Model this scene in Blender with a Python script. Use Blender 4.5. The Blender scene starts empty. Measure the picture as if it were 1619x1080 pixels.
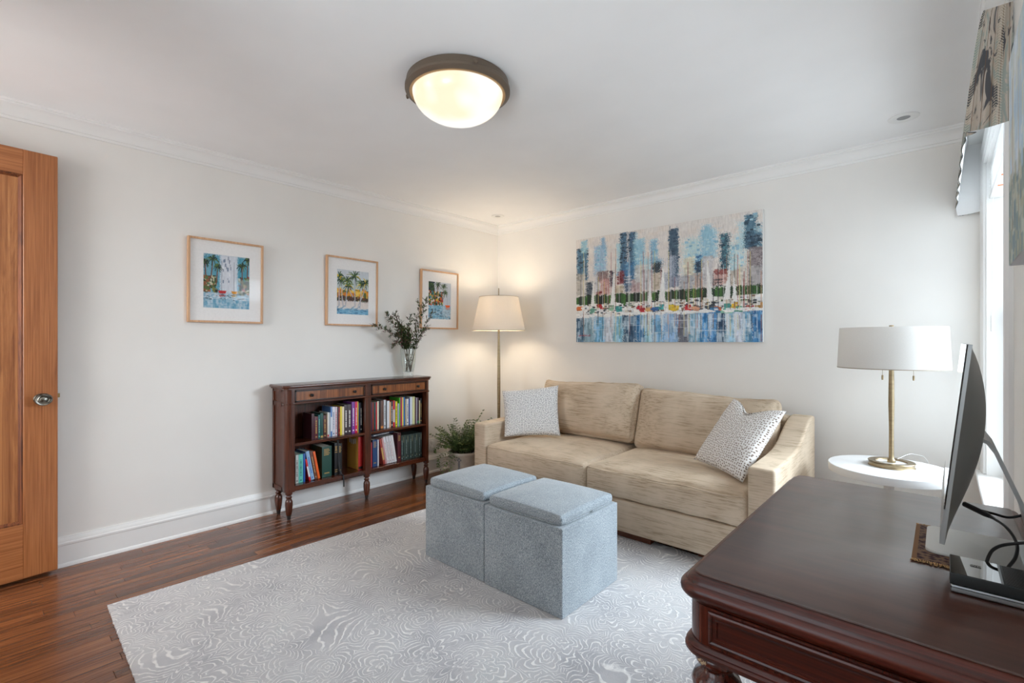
import bpy, bmesh, math, random
import numpy as np
from mathutils import Vector, Matrix, noise as mnoise

scene = bpy.context.scene
C = scene.collection
rad = math.radians
rnd = random.Random(7)

# ------------------------------------------------------------------ camera
CAM = (3.516, -3.707, 1.2)
YAW = math.atan((1492 - 809.5) / 763.0)
cam_d = bpy.data.cameras.new('camera')
cam_d.sensor_width = 36.0
cam_d.lens = 763.0 / 1619.0 * 36.0
cam_d.shift_y = 1.0 / 1619.0
cam_d.clip_start = 0.02
cam = bpy.data.objects.new('camera', cam_d)
C.objects.link(cam)
cam.location = CAM
cam.rotation_euler = (rad(90), 0, YAW)
scene.camera = cam

# ------------------------------------------------------------------ colour, sky, daylight
vs = scene.view_settings
scene.display_settings.display_device = 'sRGB'
vs.view_transform = 'Standard'
vs.look = 'None'
vs.gamma = 1.0
vs.use_curve_mapping = False
vs.exposure = 0.47
scene.cycles.use_denoising = True
scene.cycles.max_bounces = 12
scene.cycles.diffuse_bounces = 8
scene.cycles.transparent_max_bounces = 12
scene.cycles.sample_clamp_indirect = 6.0
scene.cycles.caustics_reflective = False
scene.cycles.caustics_refractive = False

world = bpy.data.worlds.new('sky')
scene.world = world
world.use_nodes = True
wbg = world.node_tree.nodes['Background']
wbg.inputs['Color'].default_value = (0.80, 0.91, 1.0, 1)
wbg.inputs['Strength'].default_value = 2.0


def area(name, loc, rot, sx, sy, power, col):
    l = bpy.data.lights.new(name, 'AREA')
    l.shape = 'RECTANGLE'
    l.size, l.size_y = sx, sy
    l.energy = power
    l.color = col
    o = bpy.data.objects.new(name, l)
    o.location = loc
    o.rotation_euler = rot
    C.objects.link(o)
    return o


# soft daylight from the sky beyond the window, slanting down into the room
_from, _to = Vector((6.4, 0.6, 2.9)), Vector((1.7, -2.2, 0.2))
area('window_daylight', _from, (_to - _from).to_track_quat('-Z', 'Y').to_euler(), 3.2, 2.4, 560, (0.77, 0.89, 1.0))
# added fill light outside the rear wall, aimed up to brighten the ceiling
_from, _to = Vector((2.9, -6.5, -0.1)), Vector((3.1, -1.6, 2.41))
area('ceiling_fill', _from, (_to - _from).to_track_quat('-Z', 'Y').to_euler(), 2.4, 1.6, 130, (0.88, 0.95, 1.0))
_from, _to = Vector((4.40, 0.15, -0.35)), Vector((2.95, -1.6, 2.41))  # second added fill light, lifting the ceiling near the window
area('window_ceiling_fill', _from, (_to - _from).to_track_quat('-Z', 'Y').to_euler(), 1.3, 0.6, 26, (0.90, 0.96, 1.0))
# added fill light in the unseen hall, shining in through the open doorway
area('hall_fill', (0.75, -5.25, 1.5), (rad(90), 0, rad(0)), 1.2, 1.6, 32, (0.95, 0.97, 1.0))

# ------------------------------------------------------------------ pixel -> place helpers
FX, FY = -math.sin(YAW), math.cos(YAW)
RX, RY = math.cos(YAW), math.sin(YAW)


def ray(u, v):
    s = (u - 809.5) / 763.0
    return FX + s * RX, FY + s * RY, (541.0 - v) / 763.0


def on_x(u, v, x):
    d = ray(u, v)
    k = (x - CAM[0]) / d[0]
    return x, CAM[1] + d[1] * k, CAM[2] + d[2] * k


def on_y(u, v, y):
    d = ray(u, v)
    k = (y - CAM[1]) / d[1]
    return CAM[0] + d[0] * k, y, CAM[2] + d[2] * k


# ------------------------------------------------------------------ material helpers
def lin(c):
    return tuple(((x / 255) / 12.92 if x / 255 <= 0.04045 else (((x / 255) + 0.055) / 1.055) ** 2.4) for x in c)


class NT:
    def __init__(s, name):
        s.m = bpy.data.materials.new(name)
        s.m.use_nodes = True
        s.t = s.m.node_tree
        s.b = s.t.nodes['Principled BSDF']
        s.out = s.t.nodes['Material Output']

    def n(s, typ, props=None, **ins):
        nd = s.t.nodes.new('ShaderNode' + typ)
        for k, v in (props or {}).items():
            setattr(nd, k, v)
        for k, v in ins.items():
            i = int(k[1:]) if k[0] == 'i' and k[1:].isdigit() else k.replace('_', ' ')
            s.set(nd.inputs[i], v)
        return nd

    def set(s, sock, v):
        if hasattr(v, 'is_output'):
            s.t.links.new(v, sock)
        elif isinstance(v, (tuple, list)) and len(v) == 3 and sock.type == 'RGBA':
            sock.default_value = (*v, 1)
        else:
            sock.default_value = v

    def math(s, op, a, b=0.0, c=0.0):
        return s.n('Math', {'operation': op}, i0=a, i1=b, i2=c).outputs[0]

    def ramp(s, fac, stops, interp='LINEAR'):
        r = s.n('ValToRGB', Fac=fac)
        cr = r.color_ramp
        cr.interpolation = interp
        while len(cr.elements) < len(stops):
            cr.elements.new(0.5)
        for e, (p, c) in zip(cr.elements, stops):
            e.position = p
            e.color = (*c, 1) if len(c) == 3 else c
        return r.outputs['Color']

    def mix(s, fac, a, b, blend='MIX'):
        m = s.n('Mix', {'data_type': 'RGBA', 'blend_type': blend})
        s.set(m.inputs['Factor'], fac)
        s.set(m.inputs['A'], a)
        s.set(m.inputs['B'], b)
        return m.outputs['Result']

    def coords(s, kind='Object', scale=(1, 1, 1), loc=(0, 0, 0), jitter=False):
        tc = s.n('TexCoord').outputs[kind]
        if jitter:
            oi = s.n('ObjectInfo').outputs['Random']
            r = s.math('MULTIPLY', oi, 37.0)
            cv = s.n('CombineXYZ', X=r, Y=s.math('MULTIPLY', oi, 91.0), Z=s.math('MULTIPLY', oi, 53.0)).outputs[0]
            tc = s.n('VectorMath', {'operation': 'ADD'}, i0=tc, i1=cv).outputs[0]
        return s.n('Mapping', Vector=tc, Scale=scale, Location=loc).outputs[0]

    def bump(s, h, strength=0.2, dist=0.002):
        b = s.n('Bump', Height=h, Strength=strength, Distance=dist)
        s.t.links.new(b.outputs[0], s.b.inputs['Normal'])

    def p(s, **kw):
        for k, v in kw.items():
            s.set(s.b.inputs[k.replace('_', ' ')], v)
        return s.m


def plain(name, col, rough=0.5, metal=0.0, **kw):
    t = NT(name)
    return t.p(Base_Color=col, Roughness=rough, Metallic=metal, **kw)


def paint(name, col, rough=0.6, var=0.02, bump=0.05):
    t = NT(name)
    co = t.coords('Object', (1, 1, 1))
    nz = t.n('TexNoise', Vector=co, Scale=2.5, Detail=3.0).outputs['Fac']
    c2 = tuple(min(1, x * (1 - var * 2)) for x in col)
    t.p(Base_Color=t.ramp(nz, [(0.3, col), (0.7, c2)]), Roughness=rough)
    fine = t.n('TexNoise', Vector=co, Scale=220.0, Detail=2.0).outputs['Fac']
    t.bump(fine, bump, 0.001)
    return t.m


def wood(name, cols, axis='Z', rough=0.3, scale=1.0, coat=0.0, jitter=True, ring=9.0, bump=0.08, contrast=1.0, vary=0.0):
    """cols: dark, mid, light; the grain runs along axis"""
    t = NT(name)
    sc = {'X': (0.9, 14, 14), 'Y': (14, 0.9, 14), 'Z': (14, 14, 0.9)}[axis]
    sc = tuple(q * scale for q in sc)
    co = t.coords('Object', sc, jitter=jitter)
    n1 = t.n('TexNoise', Vector=co, Scale=1.1, Detail=6.0, Roughness=0.62, Distortion=0.6).outputs['Fac']
    sc2 = {'X': (2, 160, 160), 'Y': (160, 2, 160), 'Z': (160, 160, 2)}[axis]
    co2 = t.coords('Object', tuple(q * scale for q in sc2), jitter=jitter)
    n2 = t.n('TexNoise', Vector=co2, Scale=1.0, Detail=3.0, Roughness=0.6).outputs['Fac']
    rings = t.math('FRACT', t.math('MULTIPLY', n1, ring))
    rings = t.math('ABSOLUTE', t.math('SUBTRACT', rings, 0.5))
    f = t.math('ADD', t.math('MULTIPLY', rings, 0.55 * contrast), t.math('MULTIPLY', n2, 0.75))
    f = t.math('ADD', f, t.math('MULTIPLY', t.math('SUBTRACT', n1, 0.5), 0.5))
    if vary:
        oi = t.n('ObjectInfo').outputs['Random']
        f = t.math('ADD', f, t.math('MULTIPLY', t.math('SUBTRACT', oi, 0.5), vary))
    col = t.ramp(f, [(0.22, cols[0]), (0.5, cols[1]), (0.82, cols[2])])
    t.p(Base_Color=col, Roughness=rough, Coat_Weight=coat, Coat_Roughness=0.12)
    t.bump(n2, bump, 0.0015)
    return t.m


# ------------------------------------------------------------------ mesh helpers
class MB:
    def __init__(s):
        s.v, s.f, s.uv = [], [], None

    def add(s, v, f):
        k = len(s.v)
        s.v += [tuple(p) for p in v]
        s.f += [tuple(i + k for i in q) for q in f]
        return s

    def box(s, x0, x1, y0, y1, z0, z1):
        return s.add([(x0, y0, z0), (x1, y0, z0), (x1, y1, z0), (x0, y1, z0), (x0, y0, z1), (x1, y0, z1), (x1, y1, z1), (x0, y1, z1)],
                     [(0, 3, 2, 1), (4, 5, 6, 7), (0, 1, 5, 4), (1, 2, 6, 5), (2, 3, 7, 6), (3, 0, 4, 7)])

    def rbox(s, x0, x1, y0, y1, z0, z1, r=0.01, k=2, n=1, fn=None):
        """box with rounded edges; n inner cuts; fn(u,v,w,p) reshapes (u,v,w in -1..1)"""
        c = ((x0 + x1) / 2, (y0 + y1) / 2, (z0 + z1) / 2)
        h = ((x1 - x0) / 2, (y1 - y0) / 2, (z1 - z0) / 2)
        r = min(r, *(q * 0.999 for q in h))
        if isinstance(n, int):
            n = (n, n, n)
        ax = []
        for a in range(3):
            e = [h[a] - r + r * math.tan(rad(45) * i / k) for i in range(k + 1)]
            m = [(-1 + 2 * i / n[a]) * (h[a] - r) for i in range(1, n[a])]
            ax.append([-q for q in reversed(e)] + m + e)
        idx, V, F = {}, [], []

        def vid(p):
            key = tuple(round(q, 6) for q in p)
            if key not in idx:
                idx[key] = len(V)
                inner = [max(-(h[a] - r), min(h[a] - r, p[a])) for a in range(3)]
                d = Vector([p[a] - inner[a] for a in range(3)])
                # a point on the cube's face: push to distance r
                if d.length > 1e-9:
                    d.normalize()
                q = [inner[a] + r * d[a] for a in range(3)]
                if fn:
                    q = fn(p[0] / h[0], p[1] / h[1], p[2] / h[2], q)
                V.append((q[0] + c[0], q[1] + c[1], q[2] + c[2]))
            return idx[key]

        for a in range(3):
            b, d = (a + 1) % 3, (a + 2) % 3
            for sgn in (-1, 1):
                for i in range(len(ax[b]) - 1):
                    for j in range(len(ax[d]) - 1):
                        q = []
                        for (ii, jj) in ((i, j), (i + 1, j), (i + 1, j + 1), (i, j + 1)):
                            p = [0, 0, 0]
                            p[a] = sgn * h[a]
                            p[b] = ax[b][ii]
                            p[d] = ax[d][jj]
                            q.append(vid(p))
                        F.append(tuple(q) if sgn > 0 else tuple(reversed(q)))
        return s.add(V, F)

    def lathe(s, prof, seg=24, c=(0, 0, 0), axis='Z', caps=True):
        V, F = [], []
        n = len(prof)
        for i in range(seg):
            a = 2 * math.pi * i / seg
            for (r, z) in prof:
                q = (r * math.cos(a), r * math.sin(a), z)
                if axis == 'X':
                    q = (q[2], q[0], q[1])
                elif axis == 'Y':
                    q = (q[1], q[2], q[0])
                V.append((q[0] + c[0], q[1] + c[1], q[2] + c[2]))
        for i in range(seg):
            j = (i + 1) % seg
            for k in range(n - 1):
                F.append((i * n + k, j * n + k, j * n + k + 1, i * n + k + 1))
        if caps:
            if prof[0][0] > 1e-6:
                F.append(tuple(i * n for i in reversed(range(seg))))
            if prof[-1][0] > 1e-6:
                F.append(tuple(i * n + n - 1 for i in range(seg)))
        return s.add(V, F)

    def tube(s, pts, r, seg=8, caps=True):
        P = [Vector(p) for p in pts]
        V, F = [], []
        up = Vector((0, 0, 1))
        prev = None
        for i, p in enumerate(P):
            t = (P[min(i + 1, len(P) - 1)] - P[max(i - 1, 0)]).normalized()
            if prev is None:
                a = t.cross(up)
                if a.length < 1e-3:
                    a = t.cross(Vector((1, 0, 0)))
            else:
                a = prev - t * prev.dot(t)
            a.normalize()
            prev = a
            b = t.cross(a)
            rr = r[i] if isinstance(r, (list, tuple)) else r
            for k in range(seg):
                w = 2 * math.pi * k / seg
                V.append(p + a * math.cos(w) * rr + b * math.sin(w) * rr)
        for i in range(len(P) - 1):
            for k in range(seg):
                l = (k + 1) % seg
                F.append((i * seg + k, i * seg + l, (i + 1) * seg + l, (i + 1) * seg + k))
        if caps:
            F.append(tuple(reversed(range(seg))))
            F.append(tuple((len(P) - 1) * seg + k for k in range(seg)))
        return s.add(V, F)

    def prism(s, poly, axis, a, b):
        """poly: 2-D outline (counter-clockwise) in the plane across axis, extruded a..b"""
        def P(q, w):
            return {'X': (w, q[0], q[1]), 'Y': (q[0], w, q[1]), 'Z': (q[0], q[1], w)}[axis]
        n = len(poly)
        V = [P(q, a) for q in poly] + [P(q, b) for q in poly]
        F = [tuple(range(n))[::-1], tuple(range(n, 2 * n))]
        F += [(i, (i + 1) % n, n + (i + 1) % n, n + i) for i in range(n)]
        return s.add(V, F)

    def bevel(s, off, seg=2, angle=30):
        bm = s.bm()
        ed = [e for e in bm.edges if len(e.link_faces) == 2 and e.calc_face_angle(0) > rad(angle)]
        bmesh.ops.bevel(bm, geom=ed, offset=off, segments=seg, profile=0.5, affect='EDGES', clamp_overlap=True)
        bm.verts.index_update()
        s.v = [tuple(v.co) for v in bm.verts]
        s.f = [tuple(v.index for v in f.verts) for f in bm.faces]
        bm.free()
        return s

    def bm(s):
        bm = bmesh.new()
        vv = [bm.verts.new(p) for p in s.v]
        for f in s.f:
            try:
                bm.faces.new([vv[i] for i in f])
            except ValueError:
                pass
        bmesh.ops.recalc_face_normals(bm, faces=bm.faces)
        return bm

    def xf(s, M):
        s.v = [tuple(M @ Vector(p)) for p in s.v]
        return s

    def mesh(s, name, mat, smooth=40, sub=(0, 0, 0), fix=True):
        me = bpy.data.meshes.new(name)
        v = [(p[0] - sub[0], p[1] - sub[1], p[2] - sub[2]) for p in s.v]
        me.from_pydata(v, [], s.f)
        if fix:
            bm = bmesh.new()
            bm.from_mesh(me)
            bmesh.ops.recalc_face_normals(bm, faces=bm.faces)
            bm.to_mesh(me)
            bm.free()
        if smooth:
            me.polygons.foreach_set('use_smooth', [True] * len(me.polygons))
            me.set_sharp_from_angle(angle=rad(smooth))
        if mat:
            me.materials.append(mat)
        me.update()
        return me

    def build(s, name, mat, parent=None, smooth=40, sub=None, fix=True):
        if sub is None:
            sub = ROOT.get(parent.name, (0, 0, 0)) if parent else (0, 0, 0)
        o = bpy.data.objects.new(name, s.mesh(name, mat, smooth, sub, fix))
        C.objects.link(o)
        if parent:
            o.parent = parent
            ROOT[o.name] = sub
        return o


ROOT = {}


def tag(o, label, cat=None, group=None):
    o['label'] = label
    if cat:
        o['category'] = cat
    if group:
        o['group'] = group
    return o


def thing(name, label, cat, loc=(0, 0, 0), group=None):
    """an Empty at the base of a thing; its parts are modelled in room coordinates"""
    o = bpy.data.objects.new(name, None)
    o.empty_display_size = 0.1
    C.objects.link(o)
    o.location = loc
    ROOT[o.name] = tuple(loc)
    return tag(o, label, cat, group)


def struct(o, label=None):
    o['kind'] = 'structure'
    if label:
        o['label'] = label
    return o


def place(o, loc, rot=(0, 0, 0)):
    o.location = loc
    o.rotation_euler = rot
    return o

# ================================================================== SETTING
XR, YF, ZC = 3.686, -4.27, 2.41        # right wall, front wall (behind the camera), ceiling
M_wall = paint('wall_paint', (0.86, 0.84, 0.805), 0.62)
M_ceil = paint('ceiling_paint', (0.90, 0.90, 0.905), 0.75)
M_trim = paint('trim_paint', (0.86, 0.855, 0.84), 0.38, 0.01, 0.02)
M_plank = wood('oak_plank', (lin((66, 36, 20)), lin((117, 69, 39)), lin((152, 96, 56))), 'Y', 0.27, 1.0, coat=0.25, ring=5, vary=0.26, bump=0.05, contrast=0.55)
M_gap = plain('floor_gap', lin((30, 16, 10)), 0.6)

struct(MB().box(-0.12, XR + 0.12, YF - 0.12, 0.12, -0.06, -0.006).build('floor', M_gap, smooth=0), 'dark stained narrow oak strip floor')
floor = bpy.data.objects['floor']
# planks run along y; those outside the rug are laid one by one
pw = 0.0572
plank_me = MB().rbox(-pw / 2 + 0.0004, pw / 2 - 0.0004, -0.5, 0.5, -0.006, 0.0, 0.0009, 1).mesh('plank', M_plank, 0)
pr = random.Random(3)
n_p = 0
row = 0
x = 0.0
while x < 1.42:
    y = YF - pr.uniform(0.0, 0.7)
    while y < 0.0:
        L = pr.choice((0.45, 0.62, 0.8, 0.95, 1.2))
        y1 = min(y + L, 0.0)
        y0 = max(y, YF)
        if y1 - y0 > 0.03:
            o = bpy.data.objects.new('plank', plank_me)
            C.objects.link(o)
            o.parent = floor
            o.location = (x + pw / 2, (y0 + y1) / 2, 0)
            o.scale = (1, (y1 - y0) - 0.0012, 1)
            n_p += 1
        y = y1
    x += pw
rest = MB()
while x < XR + 0.05:
    y = YF
    while y < 0:
        y1 = min(y + pr.choice((0.6, 0.8, 1.0, 1.25)), 0)
        rest.rbox(x + 0.0004, x + pw - 0.0004, y + 0.0006, y1 - 0.0006, -0.006, 0, 0.0009, 1)
        y = y1
    x += pw
ro = rest.build('planks_under_rug', M_plank, floor, 0)
ro['kind'] = 'stuff'
struct(MB().box(-0.12, 1.2, YF - 1.2, YF, -0.006, 0.0).build('floor_hall', M_plank, smooth=0), 'hall floor beyond the doorway')

struct(MB().box(-0.12, 0, YF - 0.12, 0.12, 0, ZC + 0.02).build('wall_left', M_wall, smooth=0), 'off-white painted wall with three framed prints')
struct(MB().box(0, XR, 0, 0.12, 0, ZC + 0.02).build('wall_back', M_wall, smooth=0), 'off-white painted wall behind the sofa')
WY0, WY1, WZ0, WZ1 = -1.36, -0.125, 0.50, 2.15      # window opening
wr = MB()
wr.box(XR, XR + 0.16, YF - 0.12, WY0, 0, ZC + 0.02).box(XR, XR + 0.16, WY1, 0.12, 0, ZC + 0.02)
wr.box(XR, XR + 0.16, WY0, WY1, 0, WZ0).box(XR, XR + 0.16, WY0, WY1, WZ1, ZC + 0.02)
struct(wr.build('wall_right', M_wall, smooth=0), 'off-white painted wall with the window')
DX0, DX1, DZ = 0.13, 0.96, 2.19                      # doorway in the wall behind the camera
wf = MB()
HX0, HX1, HZ0, HZ1 = 2.20, 3.35, 0.80, 2.22            # opening for the added fill window
wf.box(0, DX0, YF - 0.12, YF, 0, ZC + 0.02).box(DX1, HX0, YF - 0.12, YF, 0, ZC + 0.02).box(DX0, DX1, YF - 0.12, YF, DZ, ZC + 0.02)
wf.box(HX1, XR, YF - 0.12, YF, 0, ZC + 0.02).box(HX0, HX1, YF - 0.12, YF, 0, HZ0).box(HX0, HX1, YF - 0.12, YF, HZ1, ZC + 0.02)
struct(wf.build('wall_front', M_wall, smooth=0), 'off-white painted wall with the doorway')
struct(MB().box(-0.12, 1.2, YF - 1.2, YF - 0.12, ZC, ZC + 0.1).build('ceiling_hall', M_ceil, smooth=0), 'white ceiling of the hall')
struct(MB().box(-0.12, XR + 0.16, YF - 0.12, 0.12, ZC, ZC + 0.1).build('ceiling', M_ceil, smooth=0), 'flat white painted ceiling')
hw = MB().box(-0.12, 1.2, YF - 1.32, YF - 1.2, 0, ZC + 0.1).box(-0.24, -0.12, YF - 1.32, YF - 0.12, 0, ZC + 0.1).box(1.2, 1.3, YF - 1.32, YF - 0.12, 0, ZC + 0.1)
struct(hw.build('wall_hall', M_wall, smooth=0), 'white wall of the hall beyond the doorway')

# crown moulding: profile (distance from wall, height)
cr = [(0, 2.326), (0.010, 2.326), (0.013, 2.332), (0.013, 2.339), (0.019, 2.341), (0.020, 2.347)]
cr += [(0.020 + 0.036 * (1 - math.cos(rad(a))), 2.347 + 0.043 * math.sin(rad(a))) for a in (15, 30, 45, 60, 75, 90)]
cr += [(0.060, 2.391), (0.062, 2.398), (0.070, 2.400), (0.071, ZC), (0, ZC)]
def crown(name, side):
    m = MB()
    n = len(cr)
    A = {'left': lambda d, z: ((d, YF + d, z), (d, -d, z)), 'back': lambda d, z: ((d, -d, z), (XR - d, -d, z)),
         'right': lambda d, z: ((XR - d, -d, z), (XR - d, YF + d, z)), 'front': lambda d, z: ((XR - d, YF + d, z), (d, YF + d, z))}[side]
    V = []
    for d, z in cr:
        V += list(A(d, z))
    F = [(2 * i, 2 * i + 1, 2 * ((i + 1) % n) + 1, 2 * ((i + 1) % n)) for i in range(n)]
    m.add(V, F)
    return struct(m.build(name, M_trim, smooth=28), 'white crown moulding on the %s wall' % side)
for i, sd in enumerate(('left', 'back', 'right', 'front')):
    crown('trim_%d' % (i + 1), sd)

# baseboards
bp = [(0, 0), (0.022, 0), (0.022, 0.010), (0.018, 0.018), (0.015, 0.020), (0.015, 0.112), (0.018, 0.116), (0.0185, 0.126), (0.014, 0.132), (0.012, 0.145), (0.007, 0.152), (0.006, 0.158), (0, 0.158)]
def base(name, side, a, b):
    m = MB()
    if side == 'left':
        m.prism([(d, z) for d, z in bp], 'Y', a, b)
    elif side == 'back':
        m.prism([(-d, z) for d, z in bp], 'X', a, b)
    elif side == 'right':
        m.prism([(XR - d, z) for d, z in bp], 'Y', a, b)
    return struct(m.build(name, M_trim, smooth=28), 'tall white baseboard on the %s wall' % side)
base('baseboard_left', 'left', YF, 0)
base('baseboard_back', 'back', 0.022, XR - 0.022)
base('baseboard_right', 'right', YF, 0)

# ------------------------------------------------------------------ window
win = bpy.data.objects.new('window_1', None)
C.objects.link(win)
win.location = (XR, (WY0 + WY1) / 2, WZ0)
ROOT['window_1'] = tuple(win.location)
struct(win, 'tall white window in a deep reveal')
cas = MB()
CP = [(0, 0), (0.092, 0), (0.092, 0.012), (0.084, 0.021), (0.070, 0.023), (0.060, 0.018), (0.022, 0.018), (0.014, 0.013), (0, 0.013)]   # across, out of the wall
for (ya, dr) in ((WY1 + 0.0, 1), (WY0 - 0.0, -1)):
    c1 = MB()
    c1.prism([(XR - h, ya + dr * w) for w, h in CP], 'Z', WZ0, WZ1 + 0.09)
    c1.build('casing', M_trim, win, 28)
c1 = MB()
c1.prism([(XR - h, WZ1 + w) for w, h in CP], 'Y', WY0 - 0.09, WY1 + 0.09)
c1.build('casing', M_trim, win, 28)
jm = MB()
jm.box(XR - 0.002, XR + 0.15, WY1 - 0.014, WY1 - 0.001, WZ0, WZ1).box(XR - 0.002, XR + 0.15, WY0 + 0.001, WY0 + 0.014, WZ0, WZ1).box(XR - 0.002, XR + 0.15, WY0, WY1, WZ1 - 0.014, WZ1 - 0.001)
jm.build('jamb', M_trim, win, 0)
MB().rbox(XR - 0.042, XR + 0.15, WY0 - 0.115, WY1 + 0.112, WZ0 - 0.028, WZ0 - 0.001, 0.008, 3).build('window_sill', M_trim, win)
MB().box(XR - 0.016, XR - 0.001, WY0 - 0.09, WY1 + 0.09, WZ0 - 0.10, WZ0 - 0.028).bevel(0.004).build('apron', M_trim, win)
glassm = NT('window_glass')
gl = glassm.n('BsdfGlossy', Roughness=0.0)
tr = glassm.n('BsdfTransparent')
fr = glassm.math('MULTIPLY', glassm.n('Fresnel', IOR=1.45).outputs[0], glassm.math('SUBTRACT', 1.0, glassm.n('NewGeometry').outputs['Backfacing']))
mx = glassm.n('MixShader', i0=fr, i1=tr.outputs[0], i2=gl.outputs[0])
glassm.t.links.new(mx.outputs[0], glassm.out.inputs[0])
M_glass = glassm.m
picg = NT('anti_glare_glass')
mx = picg.n('MixShader', i0=picg.math('MULTIPLY', picg.n('Fresnel', IOR=1.16).outputs[0], picg.math('SUBTRACT', 1.0, picg.n('NewGeometry').outputs['Backfacing'])), i1=picg.n('BsdfTransparent').outputs[0], i2=picg.n('BsdfGlossy', Roughness=0.02).outputs[0])
picg.t.links.new(mx.outputs[0], picg.out.inputs[0])
M_picglass = picg.m
zm = (WZ0 + WZ1) / 2
for z0, z1, xx in ((WZ0, zm + 0.02, XR + 0.085), (zm - 0.02, WZ1, XR + 0.115)):
    sh = MB()
    ya, yb = WY0 + 0.014, WY1 - 0.014
    sh.box(xx, xx + 0.028, ya, ya + 0.045, z0, z1).box(xx, xx + 0.028, yb - 0.045, yb, z0, z1).box(xx, xx + 0.028, ya, yb, z0, z0 + 0.045).box(xx, xx + 0.028, ya, yb, z1 - 0.04, z1)
    ym = (ya + yb) / 2
    sh.box(xx + 0.003, xx + 0.025, ym - 0.011, ym + 0.011, z0, z1)
    s = sh.build('sash', M_trim, win, 0)
    for a, b in ((ya + 0.045, ym - 0.011), (ym + 0.011, yb - 0.045)):
        MB().box(xx + 0.012, xx + 0.016, a, b, z0 + 0.045, z1 - 0.04).build('pane', M_glass, s, 0)

# added window, unseen behind the camera, to let in fill light
w2 = bpy.data.objects.new('window_fill', None)
C.objects.link(w2)
w2.location = ((HX0 + HX1) / 2, YF, HZ0)
ROOT['window_fill'] = tuple(w2.location)
struct(w2, 'added white fill window in the wall with the doorway')
for a, b, c, d in ((HX0 - 0.09, HX0, HZ0 - 0.09, HZ1 + 0.09), (HX1, HX1 + 0.09, HZ0 - 0.09, HZ1 + 0.09), (HX0, HX1, HZ1, HZ1 + 0.09), (HX0, HX1, HZ0 - 0.09, HZ0)):
    MB().box(a, b, YF + 0.001, YF + 0.02, c, d).bevel(0.003, 1).build('casing', M_trim, w2)
hm = (HX0 + HX1) / 2
for a, b in ((HX0, hm), (hm, HX1)):
    sh = MB()
    sh.box(a, a + 0.045, YF - 0.08, YF - 0.05, HZ0, HZ1).box(b - 0.045, b, YF - 0.08, YF - 0.05, HZ0, HZ1).box(a + 0.045, b - 0.045, YF - 0.08, YF - 0.05, HZ0, HZ0 + 0.05).box(a + 0.045, b - 0.045, YF - 0.08, YF - 0.05, HZ1 - 0.05, HZ1)
    s = sh.build('sash', M_trim, w2, 0)
    MB().box(a + 0.045, b - 0.045, YF - 0.067, YF - 0.063, HZ0 + 0.05, HZ1 - 0.05).build('pane', M_glass, s, 0)

# ------------------------------------------------------------------ door, open against the left wall
M_door_z = wood('door_mahogany_upright', (lin((128, 72, 36)), lin((176, 112, 66)), lin((204, 144, 92))), 'Z', 0.34, 1.3, coat=0.15, ring=2.5, jitter=False, contrast=0.5, bump=0.04)
M_door_y = wood('door_mahogany_rail', (lin((128, 72, 36)), lin((176, 112, 66)), lin((204, 144, 92))), 'Y', 0.34, 1.3, coat=0.15, ring=2.5, jitter=False, contrast=0.5, bump=0.04)
M_door_p = wood('door_mahogany_panel', (lin((126, 72, 38)), lin((172, 112, 66)), lin((204, 148, 94))), 'Z', 0.36, 0.8, coat=0.15, ring=7, jitter=False, contrast=0.7, bump=0.04)
M_pewter = NT('pewter')
_n = M_pewter.n('TexNoise', Vector=M_pewter.coords('Object', (60, 60, 60)), Scale=1.0, Detail=4.0).outputs['Fac']
M_pewter = M_pewter.p(Base_Color=M_pewter.ramp(_n, [(0.35, (0.10, 0.095, 0.075)), (0.65, (0.38, 0.365, 0.32))]), Metallic=0.95, Roughness=0.35)
door = bpy.data.objects.new('door_1', None)
C.objects.link(door)
struct(door, 'orange-brown wooden panel door standing open against the wall')
DW, DH, DT = 0.81, 2.145, 0.035
place(door, (0.082, -3.411, 0.018), (0, 0, rad(4.64)))      # latch edge; local -y runs to the hinge, local +x faces the room
ROOT['door_1'] = (0, 0, 0)
def dpart(mb, name, mat, parent=None, smooth=30):
    o = mb.build(name, mat, parent or door, smooth, sub=(0, 0, 0))
    return o
st = 0.128
dpart(MB().box(-DT, 0, -st, 0, 0, DH).bevel(0.0025, 1), 'stile', M_door_z)
dpart(MB().box(-DT, 0, -DW, -DW + st, 0, DH).bevel(0.0025, 1), 'stile', M_door_z)
rb, rt = 0.272, 0.125
dpart(MB().box(-DT, -0.0005, -DW + st, -st, 0, rb).bevel(0.001, 1), 'rail', M_door_y)
dpart(MB().box(-DT, -0.0005, -DW + st, -st, DH - rt, DH).bevel(0.001, 1), 'rail', M_door_y)
dpart(MB().box(-DT + 0.006, -0.014, -DW + st, -st, rb, DH - rt), 'panel', M_door_p)
mo = MB()
mp = [(0, -0.002), (0.006, -0.0015), (0.010, -0.005), (0.016, -0.012), (0.017, -0.014), (0, -0.014)]
a0, a1, b0, b1 = -DW + st, -st, rb, DH - rt
n = len(mp)
V, F = [], []
for (d, h) in mp:
    V += [(h, a0 + d, b0 + d), (h, a1 - d, b0 + d), (h, a1 - d, b1 - d), (h, a0 + d, b1 - d)]
for i in range(n - 1):
    for k in range(4):
        F.append((4 * i + k, 4 * i + (k + 1) % 4, 4 * i + 4 + (k + 1) % 4, 4 * i + 4 + k))
dpart(MB().add(V, F), 'panel_moulding', wood('door_moulding', (lin((60, 28, 10)), lin((110, 58, 26)), lin((140, 80, 40))), 'Z', 0.6, 1.0, jitter=False))
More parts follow.
